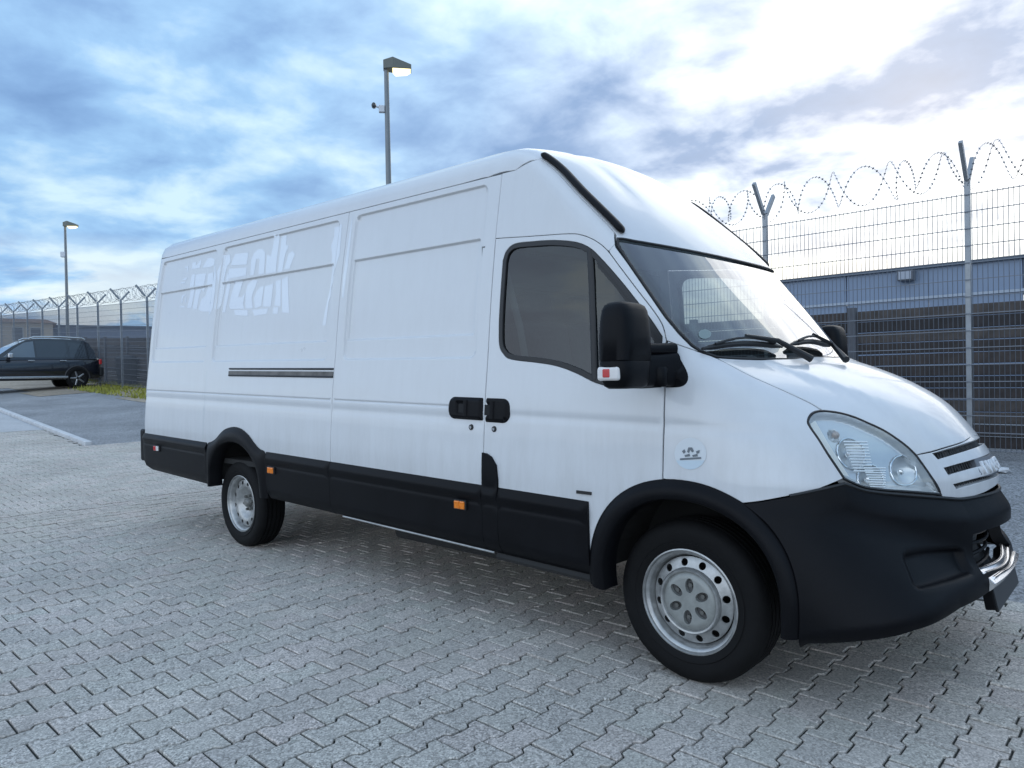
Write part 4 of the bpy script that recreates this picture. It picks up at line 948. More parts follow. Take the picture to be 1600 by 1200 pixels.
def ground_mat(name, stops, scale, speck, bump, rough=.9, big=.25, bigscale=.35, bumpdist=.004, sscale=None, grain=0, gscale=130):
    m = bpy.data.materials.new(name); m.use_nodes = True; t = m.node_tree; b = t.nodes['Principled BSDF']; b.inputs['Roughness'].default_value = rough; b.inputs['Specular IOR Level'].default_value = .35
    tcn = t.nodes.new('ShaderNodeNewGeometry')
    def nz(sc, det, ro=.6):
        n = t.nodes.new('ShaderNodeTexNoise'); n.inputs['Scale'].default_value = sc; n.inputs['Detail'].default_value = det; n.inputs['Roughness'].default_value = ro; t.links.new(tcn.outputs['Position'], n.inputs['Vector']); return n
    n1_ = nz(scale, 6, .7); r = t.nodes.new('ShaderNodeValToRGB'); el = r.color_ramp.elements
    while len(el) < len(stops): el.new(.5)
    for k, (p_, c_) in enumerate(stops): el[k].position = p_; el[k].color = (*c_, 1)
    t.links.new(n1_.outputs[0], r.inputs[0])
    v = t.nodes.new('ShaderNodeTexVoronoi'); v.inputs['Scale'].default_value = sscale or scale*1.6; t.links.new(tcn.outputs['Position'], v.inputs['Vector'])
    sr = t.nodes.new('ShaderNodeValToRGB'); sr.color_ramp.elements[0].position = .04; sr.color_ramp.elements[0].color = (1,1,1,1); sr.color_ramp.elements[1].position = .30; sr.color_ramp.elements[1].color = (0,0,0,1)
    t.links.new(v.outputs['Distance'], sr.inputs[0])
    sepc = t.nodes.new('ShaderNodeSeparateColor'); t.links.new(v.outputs['Color'], sepc.inputs[0])
    th = t.nodes.new('ShaderNodeMath'); th.operation = 'GREATER_THAN'; th.inputs[1].default_value = .6; t.links.new(sepc.outputs[0], th.inputs[0])
    ms = t.nodes.new('ShaderNodeMath'); ms.operation = 'MULTIPLY'; t.links.new(sr.outputs[0], ms.inputs[0]); t.links.new(th.outputs[0], ms.inputs[1])
    ms2 = t.nodes.new('ShaderNodeMath'); ms2.operation = 'MULTIPLY'; ms2.inputs[1].default_value = speck; t.links.new(ms.outputs[0], ms2.inputs[0])
    mx = t.nodes.new('ShaderNodeMix'); mx.data_type = 'RGBA'; mx.inputs[7].default_value = (.72,.73,.74,1); t.links.new(ms2.outputs[0], mx.inputs[0]); t.links.new(r.outputs[0], mx.inputs[6])
    if grain:
        wv = t.nodes.new('ShaderNodeTexVoronoi'); wv.inputs['Scale'].default_value = gscale; t.links.new(tcn.outputs['Position'], wv.inputs['Vector'])
        wc = t.nodes.new('ShaderNodeSeparateColor'); t.links.new(wv.outputs['Color'], wc.inputs[0])
        wm = nz(9, 4, .6); wr = t.nodes.new('ShaderNodeMapRange'); wr.inputs[1].default_value = .40; wr.inputs[2].default_value = .55; wr.inputs[3].default_value = .62; wr.inputs[4].default_value = 1.; t.links.new(wm.outputs[0], wr.inputs[0])
        gr_ = t.nodes.new('ShaderNodeMath'); gr_.operation = 'SUBTRACT'; gr_.inputs[1].default_value = .5; t.links.new(wc.outputs[1], gr_.inputs[0])
        g2 = t.nodes.new('ShaderNodeMath'); g2.operation = 'MULTIPLY'; t.links.new(gr_.outputs[0], g2.inputs[0]); t.links.new(wr.outputs[0], g2.inputs[1])
        g3 = t.nodes.new('ShaderNodeMath'); g3.operation = 'MULTIPLY_ADD'; g3.inputs[1].default_value = grain; g3.inputs[2].default_value = 1.; t.links.new(g2.outputs[0], g3.inputs[0])
        gm = t.nodes.new('ShaderNodeMix'); gm.data_type = 'RGBA'; gm.blend_type = 'MULTIPLY'; gm.inputs[0].default_value = 1; t.links.new(mx.outputs[2], gm.inputs[6]); t.links.new(g3.outputs[0], gm.inputs[7]); mx = gm
    nb = nz(bigscale, 5, .65); mb = t.nodes.new('ShaderNodeMapRange'); mb.inputs[1].default_value = .3; mb.inputs[2].default_value = .7; mb.inputs[3].default_value = 1-big; mb.inputs[4].default_value = 1+big; t.links.new(nb.outputs[0], mb.inputs[0])
    mm = t.nodes.new('ShaderNodeMix'); mm.data_type = 'RGBA'; mm.blend_type = 'MULTIPLY'; mm.inputs[0].default_value = 1; t.links.new(mx.outputs[2], mm.inputs[6]); t.links.new(mb.outputs[0], mm.inputs[7])
    t.links.new(mm.outputs[2], b.inputs['Base Color'])
    bp = t.nodes.new('ShaderNodeBump'); bp.inputs['Strength'].default_value = bump; bp.inputs['Distance'].default_value = bumpdist
    ad = t.nodes.new('ShaderNodeMath'); ad.operation = 'ADD'; t.links.new(n1_.outputs[0], ad.inputs[0]); t.links.new(ms.outputs[0], ad.inputs[1]); t.links.new(ad.outputs[0], bp.inputs['Height']); t.links.new(bp.outputs[0], b.inputs['Normal'])
    return m, mm, b
ASPH, _, _ = ground_mat('asphalt', [(.3,(.19,.193,.197)),(.55,(.285,.288,.292)),(.75,(.40,.402,.405))], 90, .55, .6, big=.22, bigscale=.6, bumpdist=.006, sscale=110, grain=1.1, gscale=75)
PAVE, pmix, pb_ = ground_mat('concrete paver', [(.34,(.345,.315,.278)),(.50,(.495,.455,.408)),(.64,(.635,.588,.53))], 165, .6, .8, big=.12, bigscale=.8, bumpdist=.003, sscale=150, grain=.9, gscale=135)
t = PAVE.node_tree; oi = t.nodes.new('ShaderNodeObjectInfo'); at = t.nodes.new('ShaderNodeAttribute'); at.attribute_name = 'tint'
ad = t.nodes.new('ShaderNodeMath'); ad.operation = 'ADD'; t.links.new(oi.outputs['Random'], ad.inputs[0]); t.links.new(at.outputs['Fac'], ad.inputs[1])
fr = t.nodes.new('ShaderNodeMath'); fr.operation = 'FRACT'; t.links.new(ad.outputs[0], fr.inputs[0])
rp = t.nodes.new('ShaderNodeValToRGB'); e_ = rp.color_ramp.elements; e_[0].color = (.91,.91,.92,1); e_[1].color = (1.06,1.06,1.05,1); e_.new(.5).color = (.97,1.0,.985,1); e_.new(.7).color = (1.02,.985,.995,1)
t.links.new(fr.outputs[0], rp.inputs[0]); m2 = t.nodes.new('ShaderNodeMix'); m2.data_type = 'RGBA'; m2.blend_type = 'MULTIPLY'; m2.inputs[0].default_value = 1
t.links.new(pmix.outputs[2], m2.inputs[6]); t.links.new(rp.outputs[0], m2.inputs[7])
gp = t.nodes.new('ShaderNodeNewGeometry'); prev = m2.outputs[2]
for sc_, lo_, hi_, col_, amt in ((.55,.48,.66,(.40,.36,.31,1),.45),(1.9,.60,.72,(.22,.21,.19,1),.40),(3.2,.62,.74,(.30,.34,.26,1),.35)):
    nn_ = t.nodes.new('ShaderNodeTexNoise'); nn_.inputs['Scale'].default_value = sc_; nn_.inputs['Detail'].default_value = 6; nn_.inputs['Roughness'].default_value = .65; t.links.new(gp.outputs['Position'], nn_.inputs['Vector'])
    r_ = t.nodes.new('ShaderNodeMapRange'); r_.inputs[1].default_value = lo_; r_.inputs[2].default_value = hi_; r_.inputs[4].default_value = amt; t.links.new(nn_.outputs[0], r_.inputs[0])
    x_ = t.nodes.new('ShaderNodeMix'); x_.data_type = 'RGBA'; x_.inputs[7].default_value = col_; t.links.new(r_.outputs[0], x_.inputs[0]); t.links.new(prev, x_.inputs[6]); prev = x_.outputs[2]
t.links.new(prev, pb_.inputs['Base Color'])
BED, _, _ = ground_mat('joint sand', [(.3,(.022,.023,.021)),(.6,(.038,.040,.035)),(.8,(.06,.06,.052))], 80, .1, .6, big=.3)
FARP, _, _ = ground_mat('distant paving', [(.30,(.38,.38,.385)),(.50,(.44,.44,.44)),(.70,(.50,.50,.50))], 20, .3, .3, big=.12, bigscale=.9)
DIRT, _, _ = ground_mat('sandy dirt', [(.3,(.24,.19,.14)),(.5,(.36,.30,.23)),(.7,(.46,.40,.32))], 8, .2, .5, big=.25)
geo = lambda a, b, n: np.sign(np.linspace(-1,1,n))
xs = np.unique(np.concatenate([[-900,-400,-200,-120,-90,-70,-60], np.arange(-52,8,.8), [10,14,20,40,100,300,900]]))
ys = np.unique(np.concatenate([[-900,-300,-100,-40,-20,-12,-8], np.arange(-6,12,.5), [14,18,25,40,80,200,900]]))
sheet('asphalt_ground', xs, ys, -.016, ASPH)
def kerb_y(x): return .50-.0714*(x+12.3)
def in_paving(x, y):
    if x < -12.25: return y < kerb_y(x)
    return y < (4.4 if x < -6 else 1.10)
FARX = -15.5
pav = sheet('paving', np.arange(FARX,3.01,.25), np.arange(-8,4.51,.05), -.010, BED, keep=in_paving)
V = []; Fc = []
for k, x in enumerate(np.arange(-60, FARX+.1, .5)):
    for y in (-30, -6, -2, kerb_y(x)-.01): V.append((x, y, GZ(x, y)-.002))
    if k:
        for j in range(3): a = (k-1)*4+j; Fc.append((a, a+4, a+5, a+1))
o = mesh_obj('far_paving', V, Fc, FARP, None, True); o['kind'] = 'structure'
# ---- double-T pavers
PX, PYL, PANG, PX0, PY0 = .1392, .2, -.008, -.653, -1.547
we, wm = PX/2+.0115, PX/2-.0115
def paver_mesh(gap=.0044, bev=.0035):
    R_ = [(we,-.1),(we,-.058),(wm,-.041),(wm,.041),(we,.058),(we,.1)]; P = np.array(R_+[(-a, b) for a, b in R_[::-1]])
    o1 = inset(P, gap); o2 = inset(P, gap+bev); V = [(*p_, 0.) for p_ in o2]+[(*p_, -.003) for p_ in o1]+[(*p_, -.03) for p_ in o1]; n = len(P)
    Fc = [(0,1,2,9,10,11),(2,3,8,9),(3,4,5,6,7,8)]+[(i, n+i, n+(i+1)%n, (i+1)%n) for i in range(n)]+[(n+i, 2*n+i, 2*n+(i+1)%n, n+(i+1)%n) for i in range(n)]
    return np.array(V), Fc
pV, pF = paver_mesh(); ca, sa = math.cos(PANG), math.sin(PANG)
cells = []
for i in range(-112, 22):
    for k in range(-40, 34):
        a, b = i*PX, .1+k*PYL+(.1 if i % 2 else 0)
        x, y = PX0+ca*a-sa*b, PY0+sa*a+ca*b
        if x < FARX or not in_paving(x, y): continue
        q = np.array([x, y, 0])-CAM; dz = q@CD
        if dz < .5: continue
        px_, py_ = 800+FPX*(q@CR)/dz, 600-FPX*(q@CU)/dz
        if px_ < -260 or px_ > 1860 or py_ > 1420: continue
        cells.append((x, y, dz, px_, py_))
vis = lambda c: 0 < c[3] < 1600 and c[4] < 1200 and not (-5.5 < c[0] < .9 and c[1] > -.75)
order = sorted(range(len(cells)), key=lambda i: (not vis(cells[i]), cells[i][2]))
own = set(order[:300])
pm = bpy.data.meshes.new('paver'); pm.from_pydata([tuple(v) for v in pV], [], pF); pm.update(); pm.materials.append(PAVE)
BV = []; BF = []; BT = []
for i, (x, y, dz, _a, _b) in enumerate(cells):
    z = float(GZ(x, y))+rng.normal(0,.0014); rx, ry = rng.normal(0,.009,2); rz = PANG+rng.normal(0,.006)
    if i in own:
        o = bpy.data.objects.new('paver', pm); COL.objects.link(o); o.location = (x, y, z); o.rotation_euler = (rx, ry, rz); o.parent = pav
    else:
        c, s = math.cos(rz), math.sin(rz); W_ = np.stack([x+c*pV[:,0]-s*pV[:,1], y+s*pV[:,0]+c*pV[:,1], z+pV[:,2]-ry*pV[:,0]+rx*pV[:,1]-.045*pV[:,0]*(x < -7)], 1)
        k = len(BV)*len(pV); BV.append(W_); BF += [tuple(a+k for a in f) for f in pF]; BT += [rng.random()]*len(pV)
po = mesh_obj('paver_field', np.vstack(BV), BF, PAVE, pav); po['kind'] = 'stuff'
po.data.attributes.new('tint', 'FLOAT', 'POINT').data.foreach_set('value', BT)
print('pavers', len(cells))
# ---- kerb of light stones
KERB = mat('kerb concrete', (.55,.555,.56), .85, var=.15, vscale=4, bump=.3, bscale=60)
kb = bpy.data.objects.new('kerb', None); COL.objects.link(kb); kb['kind'] = 'structure'
for k in range(48):
    x = -12.3-k*1.0-.5; y = kerb_y(x)+.06; MB().box((x, y, float(GZ(x,y))+.005), (.494,.055,.06), Matrix.Rotation(-.0714,3,'Z') @ Matrix.Rotation(.045,3,'Y')).build('kerb_stone', KERB, kb, bevel=.012)
# ---- verge: dirt and grass by the far fence
sheet('dirt_verge', np.arange(-60,-12,.8), np.arange(3.2,9,.4), -.006, DIRT, keep=lambda x, y: y > 4.6+.35*math.sin(x*.7) if x > -25.5 else y > 3.4+.3*math.sin(x))
GRASS = mat('verge grass', (.30,.30,.05), .8, var=.35, vscale=1.5)
gv = []; gf = []
for _ in range(16000):
    x, y = rng.uniform(-44,-15), rng.uniform(4.7,7.4)
    if x < -28.0 and y < 6.2: continue
    if math.sin(x*1.3+y*2)+rng.normal(0,.6) < -.6: continue
    a = rng.uniform(0,6.28); h_ = rng.uniform(.05,.16); wv = rng.uniform(.01,.03); z = float(GZ(x,y))-.01; k = len(gv)
    gv += [(x-wv*math.cos(a), y-wv*math.sin(a), z),(x+wv*math.cos(a), y+wv*math.sin(a), z),(x+rng.normal(0,.04), y+rng.normal(0,.04), z+h_)]; gf.append((k,k+1,k+2))
go = mesh_obj('grass', gv, gf, GRASS); go['kind'] = 'stuff'; go['label'] = 'yellow-green grass along the foot of the far fence'; go['category'] = 'grass'
# ------------------------------------------------------------------ security fence
GALV = mat('galvanised steel', (.30,.32,.34), .45, metal=.5, var=.15, vscale=8)
WIRE = mat('fence wire', (.16,.175,.20), .5, metal=.4)
RAZOR = mat('razor wire', (.24,.255,.28), .4, metal=.6)
FY, FX0, BAY = 6.09, -.20, 2.40
fence = thing('security_fence', 'tall grey welded mesh fence with forked posts and coiled razor wire', 'fence')
def fbase(x): return float(GZ(x, FY))
pmb = MB(); pmb.box((0,0,1.56), (.028,.036,1.66)); post_me = None
def wire(mb, a, b, r):
    a, b = Vector(a), Vector(b); d = (b-a).normalized(); u = d.orthogonal().normalized(); v = d.cross(u); V = []
    for P in (a, b):
        for k in range(3): t_ = 2*math.pi*k/3; V.append(P+u*(r*math.cos(t_))+v*(r*math.sin(t_)))
    mb.add(V, [(0,1,4,3),(1,2,5,4),(2,0,3,5)])
slope = (fbase(FX0-BAY*9)-fbase(FX0-BAY*4))
proto = {}
def first(name, mb, m, **k):
    o = mb.build(name, m, fence, **k); COL.objects.unlink(o); proto[name] = o.data; bpy.data.objects.remove(o); return
first('post', MB().box((0,0,1.56), (.028,.036,1.66)), GALV, bevel=.006)
first('post_arm', MB().box((0,-.20,3.40), (.020,.235,.030), Matrix.Rotation(math.radians(-50),3,'X')), GALV)
first('post_arm_rear', MB().box((0,.17,3.37), (.020,.20,.030), Matrix.Rotation(math.radians(50),3,'X')), GALV)
def panel_mesh(rise):
    mb = MB(); H_ = 2.98
    for k in range(1, 48):
        x = -BAY*k/48; z0 = .08+rise*k/48; wire(mb, (x,0,z0), (x,0,z0+H_), .0042)
    for j in range(16):
        z = .10+j*.196
        for yy in (-.008,.008): wire(mb, (0,yy,z), (-BAY,yy,z+rise), .0052)
    return mb
def coil_mesh(rise):
    mb = MB(); n = 24; rs = np.random.default_rng(3)
    for hand, T in ((1, 5), (-1, 4)):
        P = []; r0 = .235; ph = rs.normal(0,.13,T+2); px_ = rs.normal(0,.07,T+2)
        for i in range(T*n+1):
            t_ = i/n; f = t_/T; kk = int(t_); fr_ = t_-kk; wob = ph[kk]*(1-fr_)+ph[kk+1]*fr_; dx = (px_[kk]*(1-fr_)+px_[kk+1]*fr_)*min(1, 6*f*(1-f)*2)
            a = hand*2*math.pi*t_-math.pi/2; P.append(Vector((-BAY*f+dx, r0*(1+wob)*math.cos(a), 3.37+rise*f+r0*(1+wob)*math.sin(a))))
        for a, b in zip(P, P[1:]): wire(mb, a, b, .0026)
        for i, q in enumerate(P[:-1]):
            d = (P[i+1]-q).normalized(); u = d.orthogonal().normalized(); c = (q+P[i+1])/2
            mb.add([c-d*.015, c+d*.015, c+u*.018], [(0,1,2)]); mb.add([c-d*.015, c+d*.015, c-u*.018], [(0,1,2)])
    return mb
rises = {}
for k in range(-3, 19):
    x = FX0-BAY*k; z = fbase(x); zn = fbase(x-BAY); rs_ = round(zn-z, 2)
    for nm in ('post','post_arm','post_arm_rear'):
        o = bpy.data.objects.new('post_arm' if nm != 'post' else 'post', proto[nm]); COL.objects.link(o); o.parent = fence; o.location = (x, FY, z)
    if rs_ not in rises:
        first('mp', panel_mesh(rs_), WIRE); a = proto['mp']; first('cl', coil_mesh(rs_), RAZOR); rises[rs_] = (a, proto['cl'])
    for nm, me in zip(('mesh_panel','razor_coil'), rises[rs_]):
        me.name = nm; o = bpy.data.objects.new(nm, me); COL.objects.link(o); o.parent = fence; o.location = (x, FY-.045 if nm == 'mesh_panel' else FY, z); o['kind'] = 'stuff'
# ---- dark timber wall behind the fence: single planks between posts
PLK = []
for i, c in enumerate(((.050,.042,.040),(.068,.056,.052),(.036,.032,.033),(.082,.070,.064))): PLK.append(mat('dark stained plank %d' % i, c, .8, var=.4, vscale=6, bump=.3, bscale=40))
TPOST = mat('grey wall post', (.11,.115,.13), .7, var=.2)
tw = thing('timber_wall', 'dark brown wall of horizontal planks running behind the mesh fence', 'wall')
WY = 6.85; plank = MB().box((0,0,0), (1.17,.018,.070)).build('p', PLK[0], None, bevel=.006, seg=1); pmes = []
for m_ in PLK: q = plank.data.copy(); q.materials.clear(); q.materials.append(m_); q.name = 'plank'; pmes.append(q)
bpy.data.objects.remove(plank)
for k in range(-3, 16):
    x = FX0+.9-BAY*k; z = float(GZ(x-1.2, WY)); rise = float(GZ(x-BAY, WY)-GZ(x, WY)); an = math.atan2(rise, BAY)
    MB().box((x, WY-.03, z+.88-rise/2), (.055,.05,.98)).build('wall_post', TPOST, tw, bevel=.008)
    for j in range(12):
        o = bpy.data.objects.new('plank', pmes[int(rng.integers(4))]); COL.objects.link(o); o.parent = tw
        o.location = (x-BAY/2, WY+rng.normal(0,.006), z+.08+j*.150); o.rotation_euler = (rng.normal(0,.03), an+rng.normal(0,.003), 0)
# ---- blue-grey hall behind the wall
HALL = mat('blue-grey cladding', (.20,.26,.36), .5, var=.06, vscale=.8); HTR = mat('pale trim', (.36,.41,.48), .5)
hb_ = thing('hall_building', 'long flat-roofed blue-grey hall rising behind the dark plank wall', 'building')
hx0, hx1, hy = -4.9, 16., 12.1
MB().box(((hx0+hx1)/2, hy+4, 1.2), ((hx1-hx0)/2, 4, 1.2)).build('wall', HALL, hb_)
for k in range(14):
    xa = hx0+k*1.5; MB().box((xa+.75, hy-.03, 2.97), (.742,.04,.27)).build('fascia_panel', HALL, hb_, bevel=.006); MB().box((xa+.75, hy-.03, 2.47), (.742,.04,.17)).build('fascia_panel', HALL, hb_, bevel=.006)
MB().box(((hx0+hx1)/2, hy-.06, 2.67), ((hx1-hx0)/2+.05,.05,.026)).build('trim_rail', HTR, hb_)
MB().box(((hx0+hx1)/2, hy+3.9, 3.265), ((hx1-hx0)/2+.1,4.05,.03)).build('roof_edge', mat('dark roof edge', (.07,.09,.12), .6), hb_)
P = on_plane((1416,431), 1, hy-.2)
fl = MB().box(tuple(P), (.14,.10,.10)).box((P[0], P[1]+.10, P[2]-.02), (.03,.10,.03)).build('floodlight', mat('grey lamp body', (.10,.11,.13), .5), hb_, bevel=.015)
MB().box((P[0], P[1]-.105, P[2]), (.11,.008,.075)).build('lamp_glass', mat('lamp glass dull', (.30,.34,.40), .2), fl)
# ---- buildings far beyond the fence
HOUSEM = mat('beige render', (.50,.42,.33), .9, var=.12, vscale=.6); ROOFT = mat('brown roof', (.24,.15,.11), .85, var=.2); PANE = mat('dark pane', (.06,.07,.09), .15); FRM = mat('window frame pale', (.45,.44,.42), .6)
def at(px, d): return CAM+ray(px)*d
c = at((22,560), 62); ang = math.atan2(CAM[1]-c[1], CAM[0]-c[0])
hs = thing('house', 'beige rendered house with brown roof far beyond the parked black car', 'house', (c[0], c[1], c[2]-1.0), ang)
wl = MB(); wl.box((-3,0,1.9), (3,2.9,2.3)).build('wall', HOUSEM, hs)
MB().add([(.3,-3.2,4.1),(.3,3.2,4.1),(-6.3,3.2,4.1),(-6.3,-3.2,4.1),(-1.5,-2.4,4.55),(-1.5,2.4,4.55),(-4.5,2.4,4.55),(-4.5,-2.4,4.55)], [(0,1,5,4),(1,2,6,5),(2,3,7,6),(3,0,4,7),(4,5,6,7),(0,3,2,1)]).build('roof', ROOFT, hs)
for yv in (-1.7, .3, 1.6):
    f_ = MB().box((.03, yv, 3.1), (.04,.42,.62)).build('window', FRM, hs); MB().box((.075, yv, 3.1), (.012,.35,.55)).build('pane', PANE, f_)
c = at((148,560), 70); ang = math.atan2(CAM[1]-c[1], CAM[0]-c[0])
wh = thing('warehouse', 'low grey-blue shed on the skyline behind the forked posts', 'building', (c[0], c[1], c[2]-1.5), ang)
MB().box((-4,0,2.2), (4,6.0,2.35)).build('wall', mat('slate cladding', (.17,.20,.26), .7, var=.1), wh); MB().box((-4,0,4.62), (4.2,6.2,.09)).build('roof', mat('slate roof', (.09,.11,.15), .6), wh)
for k in range(5):
    f_ = MB().box((.03, -4.4+k*2.2, 2.9), (.04,.6,.45)).build('window', FRM, wh); MB().box((.08, -4.4+k*2.2, 2.9), (.012,.52,.38)).build('pane', PANE, f_)
# ---- refuse container behind the far fence
c = on_plane((195,600), 1, 7.35); gx, gy = float(c[0])+.2, 6.55
BINM = mat('dark refuse plastic', (.03,.035,.042), .5, var=.15); bn_ = thing('refuse_container', 'dark wheeled refuse container standing behind the far mesh fence', 'bin', (-27.4, 6.52, float(GZ(-27.4,6.5))), 0)
loft('container_body', [(0,0,.12,.33,.24),(0,0,.30,.35,.25),(0,0,.98,.40,.29)], BINM, bn_, 24, 7)
loft('lid', [(0,0,.98,.43,.31),(0,0,1.03,.43,.31),(0,0,1.12,.34,.24),(0,0,1.15,.22,.15)], BINM, bn_, 24, 5)
for sx in (-.26,.26):
    for sy in (-.2,.2): MB().lathe([(0,-.03),(.09,-.03),(.1,-.015),(.1,.015),(.09,.03),(0,.03)], 16, 'y', (sx,sy,.1)).build('wheel', RUBBER, bn_)
for sx in (-.42,.42): MB().tube([(sx,-.12,.90),(sx*1.1,-.12,.90),(sx*1.1,.12,.90),(sx,.12,.90)], .015, 6).build('handle', BINM, bn_)
# ------------------------------------------------------------------ lamp posts
LPM = mat('lamp post grey', (.20,.215,.225), .5, metal=.4, var=.1); LHM = mat('lamp head olive grey', (.13,.14,.12), .5)
LIT = mat('lit lamp glass', (.9,.9,.75), .3, emit=(1.0,.84,.40), estr=1.5); CAMW = mat('camera white', (.6,.62,.65), .4)
def lamp(name, foot, H_, lean_dir, label, warm=False):
    e = thing(name, label, 'street lamp', foot, lean_dir, 'lit lamp posts along the fence')
    MB().tube([(0,0,-.3),(0,0,H_*.5),(0,0,H_)], [.075,.062,.048], 14).build('pole', LPM, e, True)
    MB().tube([(0,0,-.05),(0,0,.25)], .11, 14).build('base_sleeve', LPM, e, True)
    hm = MB().add([(-.07,-.10,H_-.08),(-.07,.10,H_-.08),(-.07,-.10,H_+.14),(-.07,.10,H_+.14),(.16,-.16,H_+.20),(.16,.16,H_+.20),(.16,-.17,H_-.08),(.16,.17,H_-.08),(.60,-.15,H_+.03),(.60,.15,H_+.03),(.60,-.15,H_-.08),(.60,.15,H_-.08)],
        [(0,1,3,2),(2,3,5,4),(4,5,9,8),(8,9,11,10),(0,2,4,6),(1,7,5,3),(6,4,8,10),(7,11,9,5),(0,6,7,1),(6,10,11,7)]).build('lamp_head', LHM, e, bevel=.012)
    MB().add([(.15,-.145,H_-.085),(.58,-.13,H_-.085),(.58,.13,H_-.085),(.15,.145,H_-.085),(.22,-.09,H_-.19),(.48,-.08,H_-.17),(.48,.08,H_-.17),(.22,.09,H_-.19)], [(0,1,5,4),(1,2,6,5),(2,3,7,6),(3,0,4,7),(4,5,6,7),(0,3,2,1)]).build('lamp_glass', LIT, e)
    for ch_ in e.children:
        if ch_.name.startswith('lamp_'):
            for v_ in ch_.data.vertices: v_.co.x *= .86; v_.co.y *= .86; v_.co.z = H_+(v_.co.z-H_)*.82
    return e
d1 = 15.; f1 = at((606,295), d1); l1 = lamp('lamp_post', (f1[0]+.03, f1[1], float(GZ(f1[0], f1[1]))), at((602,106), d1)[2]-float(GZ(f1[0],f1[1])), math.atan2(CR[1], CR[0])+.15, 'tall grey lit lamp post with a small white camera, behind the white van')
zc1 = at((603,172), d1)[2]-l1.location.z
k_ = MB().box((-.11,0,zc1),(.06,.05,.07)).tube([(-.14,0,zc1+.02),(-.24,0,zc1+.06)], .02, 6).build('camera_bracket', CAMW, l1, bevel=.01)
MB().lathe([(0,-.09),(.035,-.085),(.05,-.03),(.05,.05),(.03,.085),(0,.09)], 12, 'y', (-.27,0,zc1+.07)).build('camera_dome', mat('camera dark', (.05,.055,.06), .3), k_, True)
d2 = 32.; f2 = at((106,525), d2); l2 = lamp('lamp_post', (f2[0], f2[1], float(GZ(f2[0], f2[1]))), at((102.5,352), d2)[2]-float(GZ(f2[0],f2[1])), math.atan2(CR[1], CR[0])+.1, 'lit lamp post standing at the far fence beyond the black car')
zc2 = at((103,398), d2)[2]-l2.location.z
MB().box((-.10,0,zc2),(.10,.08,.12)).build('junction_box', CAMW, l2, bevel=.02)
# ------------------------------------------------------------------ parked dark SUV, tail to the fence
CARP = mat('black car paint', (.008,.010,.016), .18, coat=1., coat_rough=.03); CARG = glass('car privacy glass', (.10,.12,.14)); CARGF = glass('car front glass', (.55,.62,.66)); CARD = mat('car dark trim', (.015,.016,.018), .5); ALLOY = mat('car alloy', (.35,.36,.37), .3, metal=.8); CSIL = mat('car silver trim', (.62,.63,.64), .25, metal=.9)
sx_ = -28.2; q = on_plane((122,604), 0, sx_)
suv = thing('parked_suv', 'black estate-bodied sport utility car parked with its tail to the fence', 'car', (sx_-.95, float(q[1]), float(GZ(sx_, q[1]))-.02), -math.pi/2); suv.scale = (1, 1, 1.07)
# local frame: +x forward, rear axle at x=0, visible side at +y
def suv_body():
    st = [(-.86,.52,.95,.62),(-.84,.42,1.02,.78),(-.74,.36,1.06,.88),(-.45,.34,1.06,.92),(0,.34,1.05,.93),(.8,.30,1.03,.94),(1.6,.30,1.01,.94),(2.2,.30,1.0,.94),(2.6,.32,.98,.93),(3.1,.34,.93,.91),(3.5,.36,.86,.86),(3.72,.40,.76,.76),(3.80,.48,.66,.60)]
    V = []; n = 0; Fc = []
    for x, z0, z1, hw in st:
        ring = [(hw*.90,z0),(hw*.99,z0+.10),(hw,z0+(z1-z0)*.5),(hw*.985,z0+(z1-z0)*.8),(hw*.94,z1-.02),(hw*.86,z1)]
        ring = ring+[(-a, b) for a, b in ring[::-1]]; n = len(ring); V += [(x, a, b) for a, b in ring]
    m = len(st)
    for i in range(m-1):
        for k in range(n): k2 = (k+1)%n; Fc.append((i*n+k, i*n+k2, (i+1)*n+k2, (i+1)*n+k))
    Fc += [tuple(range(n)), tuple((m-1)*n+k for k in range(n))]
    o = mesh_obj('car_body', V, Fc, CARP, suv, True); bm = bmesh.new(); bm.from_mesh(o.data); bmesh.ops.recalc_face_normals(bm, faces=bm.faces); bm.to_mesh(o.data); bm.free(); return o
suv_body()
gh = [(-.80,1.02),(-.62,1.40),(-.42,1.62),(-.30,1.66)]
tp = [(-.66,1.02),(-.60,1.30),(-.46,1.56),(-.30,1.66),(.4,1.71),(1.1,1.70),(1.55,1.65),(1.95,1.45),(2.5,1.06),(2.6,1.0)]
V = []; Fc = []
for (x, z) in tp:
    k = (z-1.0)/.7; V += [(x, .90-.20*k, z), (x, -.90+.20*k, z)]
V += [(-.70,.88,.98),(-.70,-.88,.98),(2.65,.90,.97),(2.65,-.90,.97)]
n = len(tp)
for i in range(n-1): Fc.append((2*i, 2*i+1, 2*i+3, 2*i+2))
Fc += [tuple([2*i for i in range(n)]+[2*n+2, 2*n]), tuple([2*i+1 for i in range(n)]+[2*n+3, 2*n+1])]
grn = mesh_obj('cabin', V, Fc, CARP, suv, False); bm = bmesh.new(); bm.from_mesh(grn.data); bmesh.ops.recalc_face_normals(bm, faces=bm.faces); bmesh.ops.bevel(bm, geom=[e for e in bm.edges if e.calc_face_angle(0) > .5], offset=.05, segments=2, affect='EDGES', clamp_overlap=True); bm.to_mesh(grn.data); bm.free()
WIN = mat('car window dark', (.02,.026,.034), .04, coat=1.); WINF = mat('car window paler', (.10,.13,.16), .04, coat=1.)
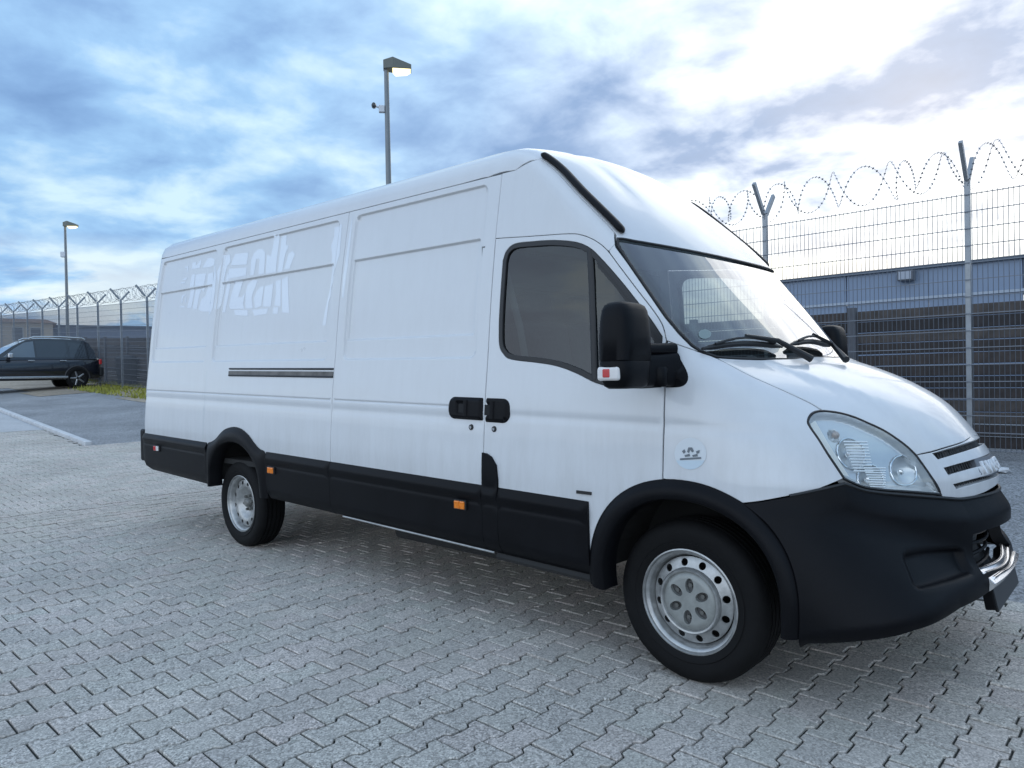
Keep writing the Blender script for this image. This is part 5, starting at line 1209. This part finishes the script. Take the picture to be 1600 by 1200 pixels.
for s in (1, -1):
    for poly, m_ in (([(1.32,1.07),(2.28,1.07),(1.93,1.36),(1.62,1.56),(1.34,1.61)], WINF), ([(.28,1.07),(1.26,1.07),(1.28,1.61),(.9,1.63),(.34,1.62)], WIN), ([(-.42,1.10),(.20,1.07),(.26,1.61),(-.18,1.57),(-.36,1.44)], WIN)):
        cxp = sum(a for a, _ in poly)/len(poly)
        V = [(x, s*(.902-.20*(z-1.0)/.7+.004), z) for x, z in poly]; V2 = [(x, y-s*.02, z) for x, y, z in V]; m = len(V)
        MB().add(V+V2, [tuple(range(m)), tuple(range(m,2*m))[::-1]]+[(i,(i+1)%m,m+(i+1)%m,m+i) for i in range(m)]).build('side_window', m_, suv)
    MB().tube([(-.35,s*.66,1.70),(-.25,s*.66,1.755),(.5,s*.66,1.785),(1.3,s*.66,1.765),(1.45,s*.66,1.70)], .022, 8).build('roof_rail', CSIL, suv, True)
    MB().box((2.1, s*1.02, 1.12), (.07,.10,.075)).build('car_mirror', CSIL if s > 0 else CARP, suv, bevel=.03, seg=3)
    for xh in (.45, 1.45): MB().box((xh, s*.955, .96), (.10,.015,.016)).build('door_handle', CSIL, suv, bevel=.006)
    MB().box((1.35, s*.955, .40), (1.05,.02,.035)).build('sill_trim', CSIL, suv, bevel=.01)
    MB().box((-.80, s*.72, .93), (.05,.16,.09)).build('tail_light', REDL, suv, bevel=.02)
    MB().box((3.50, s*.70, .78), (.16,.16,.07)).build('headlight', WHL, suv, bevel=.03)
    for xw in (0, 2.86):
        we_ = bpy.data.objects.new('wheel', None); COL.objects.link(we_); we_.parent = suv; we_.location = (xw, s*.84, .36); we_.scale = (1, -s, 1)
        MB().lathe([(.25,-.10),(.30,-.115),(.345,-.10),(.36,-.06),(.36,.06),(.345,.10),(.25,.11)], 32).build('tyre', TYRE, we_, True)
        MB().lathe([(.0,-.03),(.24,-.02),(.255,-.10),(.262,-.095),(.262,.08)], 32).build('rim', CARD, we_, True)
        for k in range(5):
            t_ = 2*math.pi*k/5; MB().tube([(.04*math.cos(t_),-.08,.04*math.sin(t_)),(.25*math.cos(t_),-.085,.25*math.sin(t_))], [.035,.022], 6, flat=.5, up=(0,1,0)).build('spoke', ALLOY, we_)
        a = np.linspace(math.radians(-5), math.radians(185), 18); mbq = MB(); mbq.tube([(xw+.41*math.cos(t_), s*.925, .36+.41*math.sin(t_)) for t_ in a], .035, 6); mbq.build('arch_trim', CARD, suv, True)
        V = [(xw+.40*math.cos(t_), s*.945, .36+.40*math.sin(t_)) for t_ in np.linspace(0, math.pi, 18)]
        MB().add(V+[(v[0], v[1]-s*.06, v[2]) for v in V], [tuple(range(18)), tuple(range(18,36))[::-1]]+[(i,i+1,19+i,18+i) for i in range(17)]).build('wheel_well', DARK, suv)
        we_.location[1] = s*.87
MB().box((-.84,0,.58), (.08,.86,.16)).build('rear_bumper', CARD, suv, bevel=.05, seg=3)
MB().box((3.74,0,.50), (.10,.70,.13)).build('front_bumper', CARP, suv, bevel=.05, seg=3)
# ---- scraps of paper blown against the fence foot
SCR = mat('paper scrap', (.62,.64,.66), .9)
for px_, yv, sz, lab in (((1566,722), 5.3, .07, 'crumpled pale paper scrap on the asphalt by the fence foot'), ((1553,770), 3.4, .035, 'tiny white paper scrap on the asphalt beyond the bonnet')):
    c = on_plane(px_, 1, yv); bm = bmesh.new(); bmesh.ops.create_icosphere(bm, subdivisions=2, radius=sz)
    for v in bm.verts: v.co *= 1+random.uniform(-.35,.3); v.co.z *= .45
    me = bpy.data.meshes.new('paper_scrap'); bm.to_mesh(me); bm.free(); me.materials.append(SCR); o = bpy.data.objects.new('paper_scrap', me); COL.objects.link(o)
    o.location = (c[0], yv, float(GZ(c[0], yv))+sz*.3); tag(o, lab, 'litter')
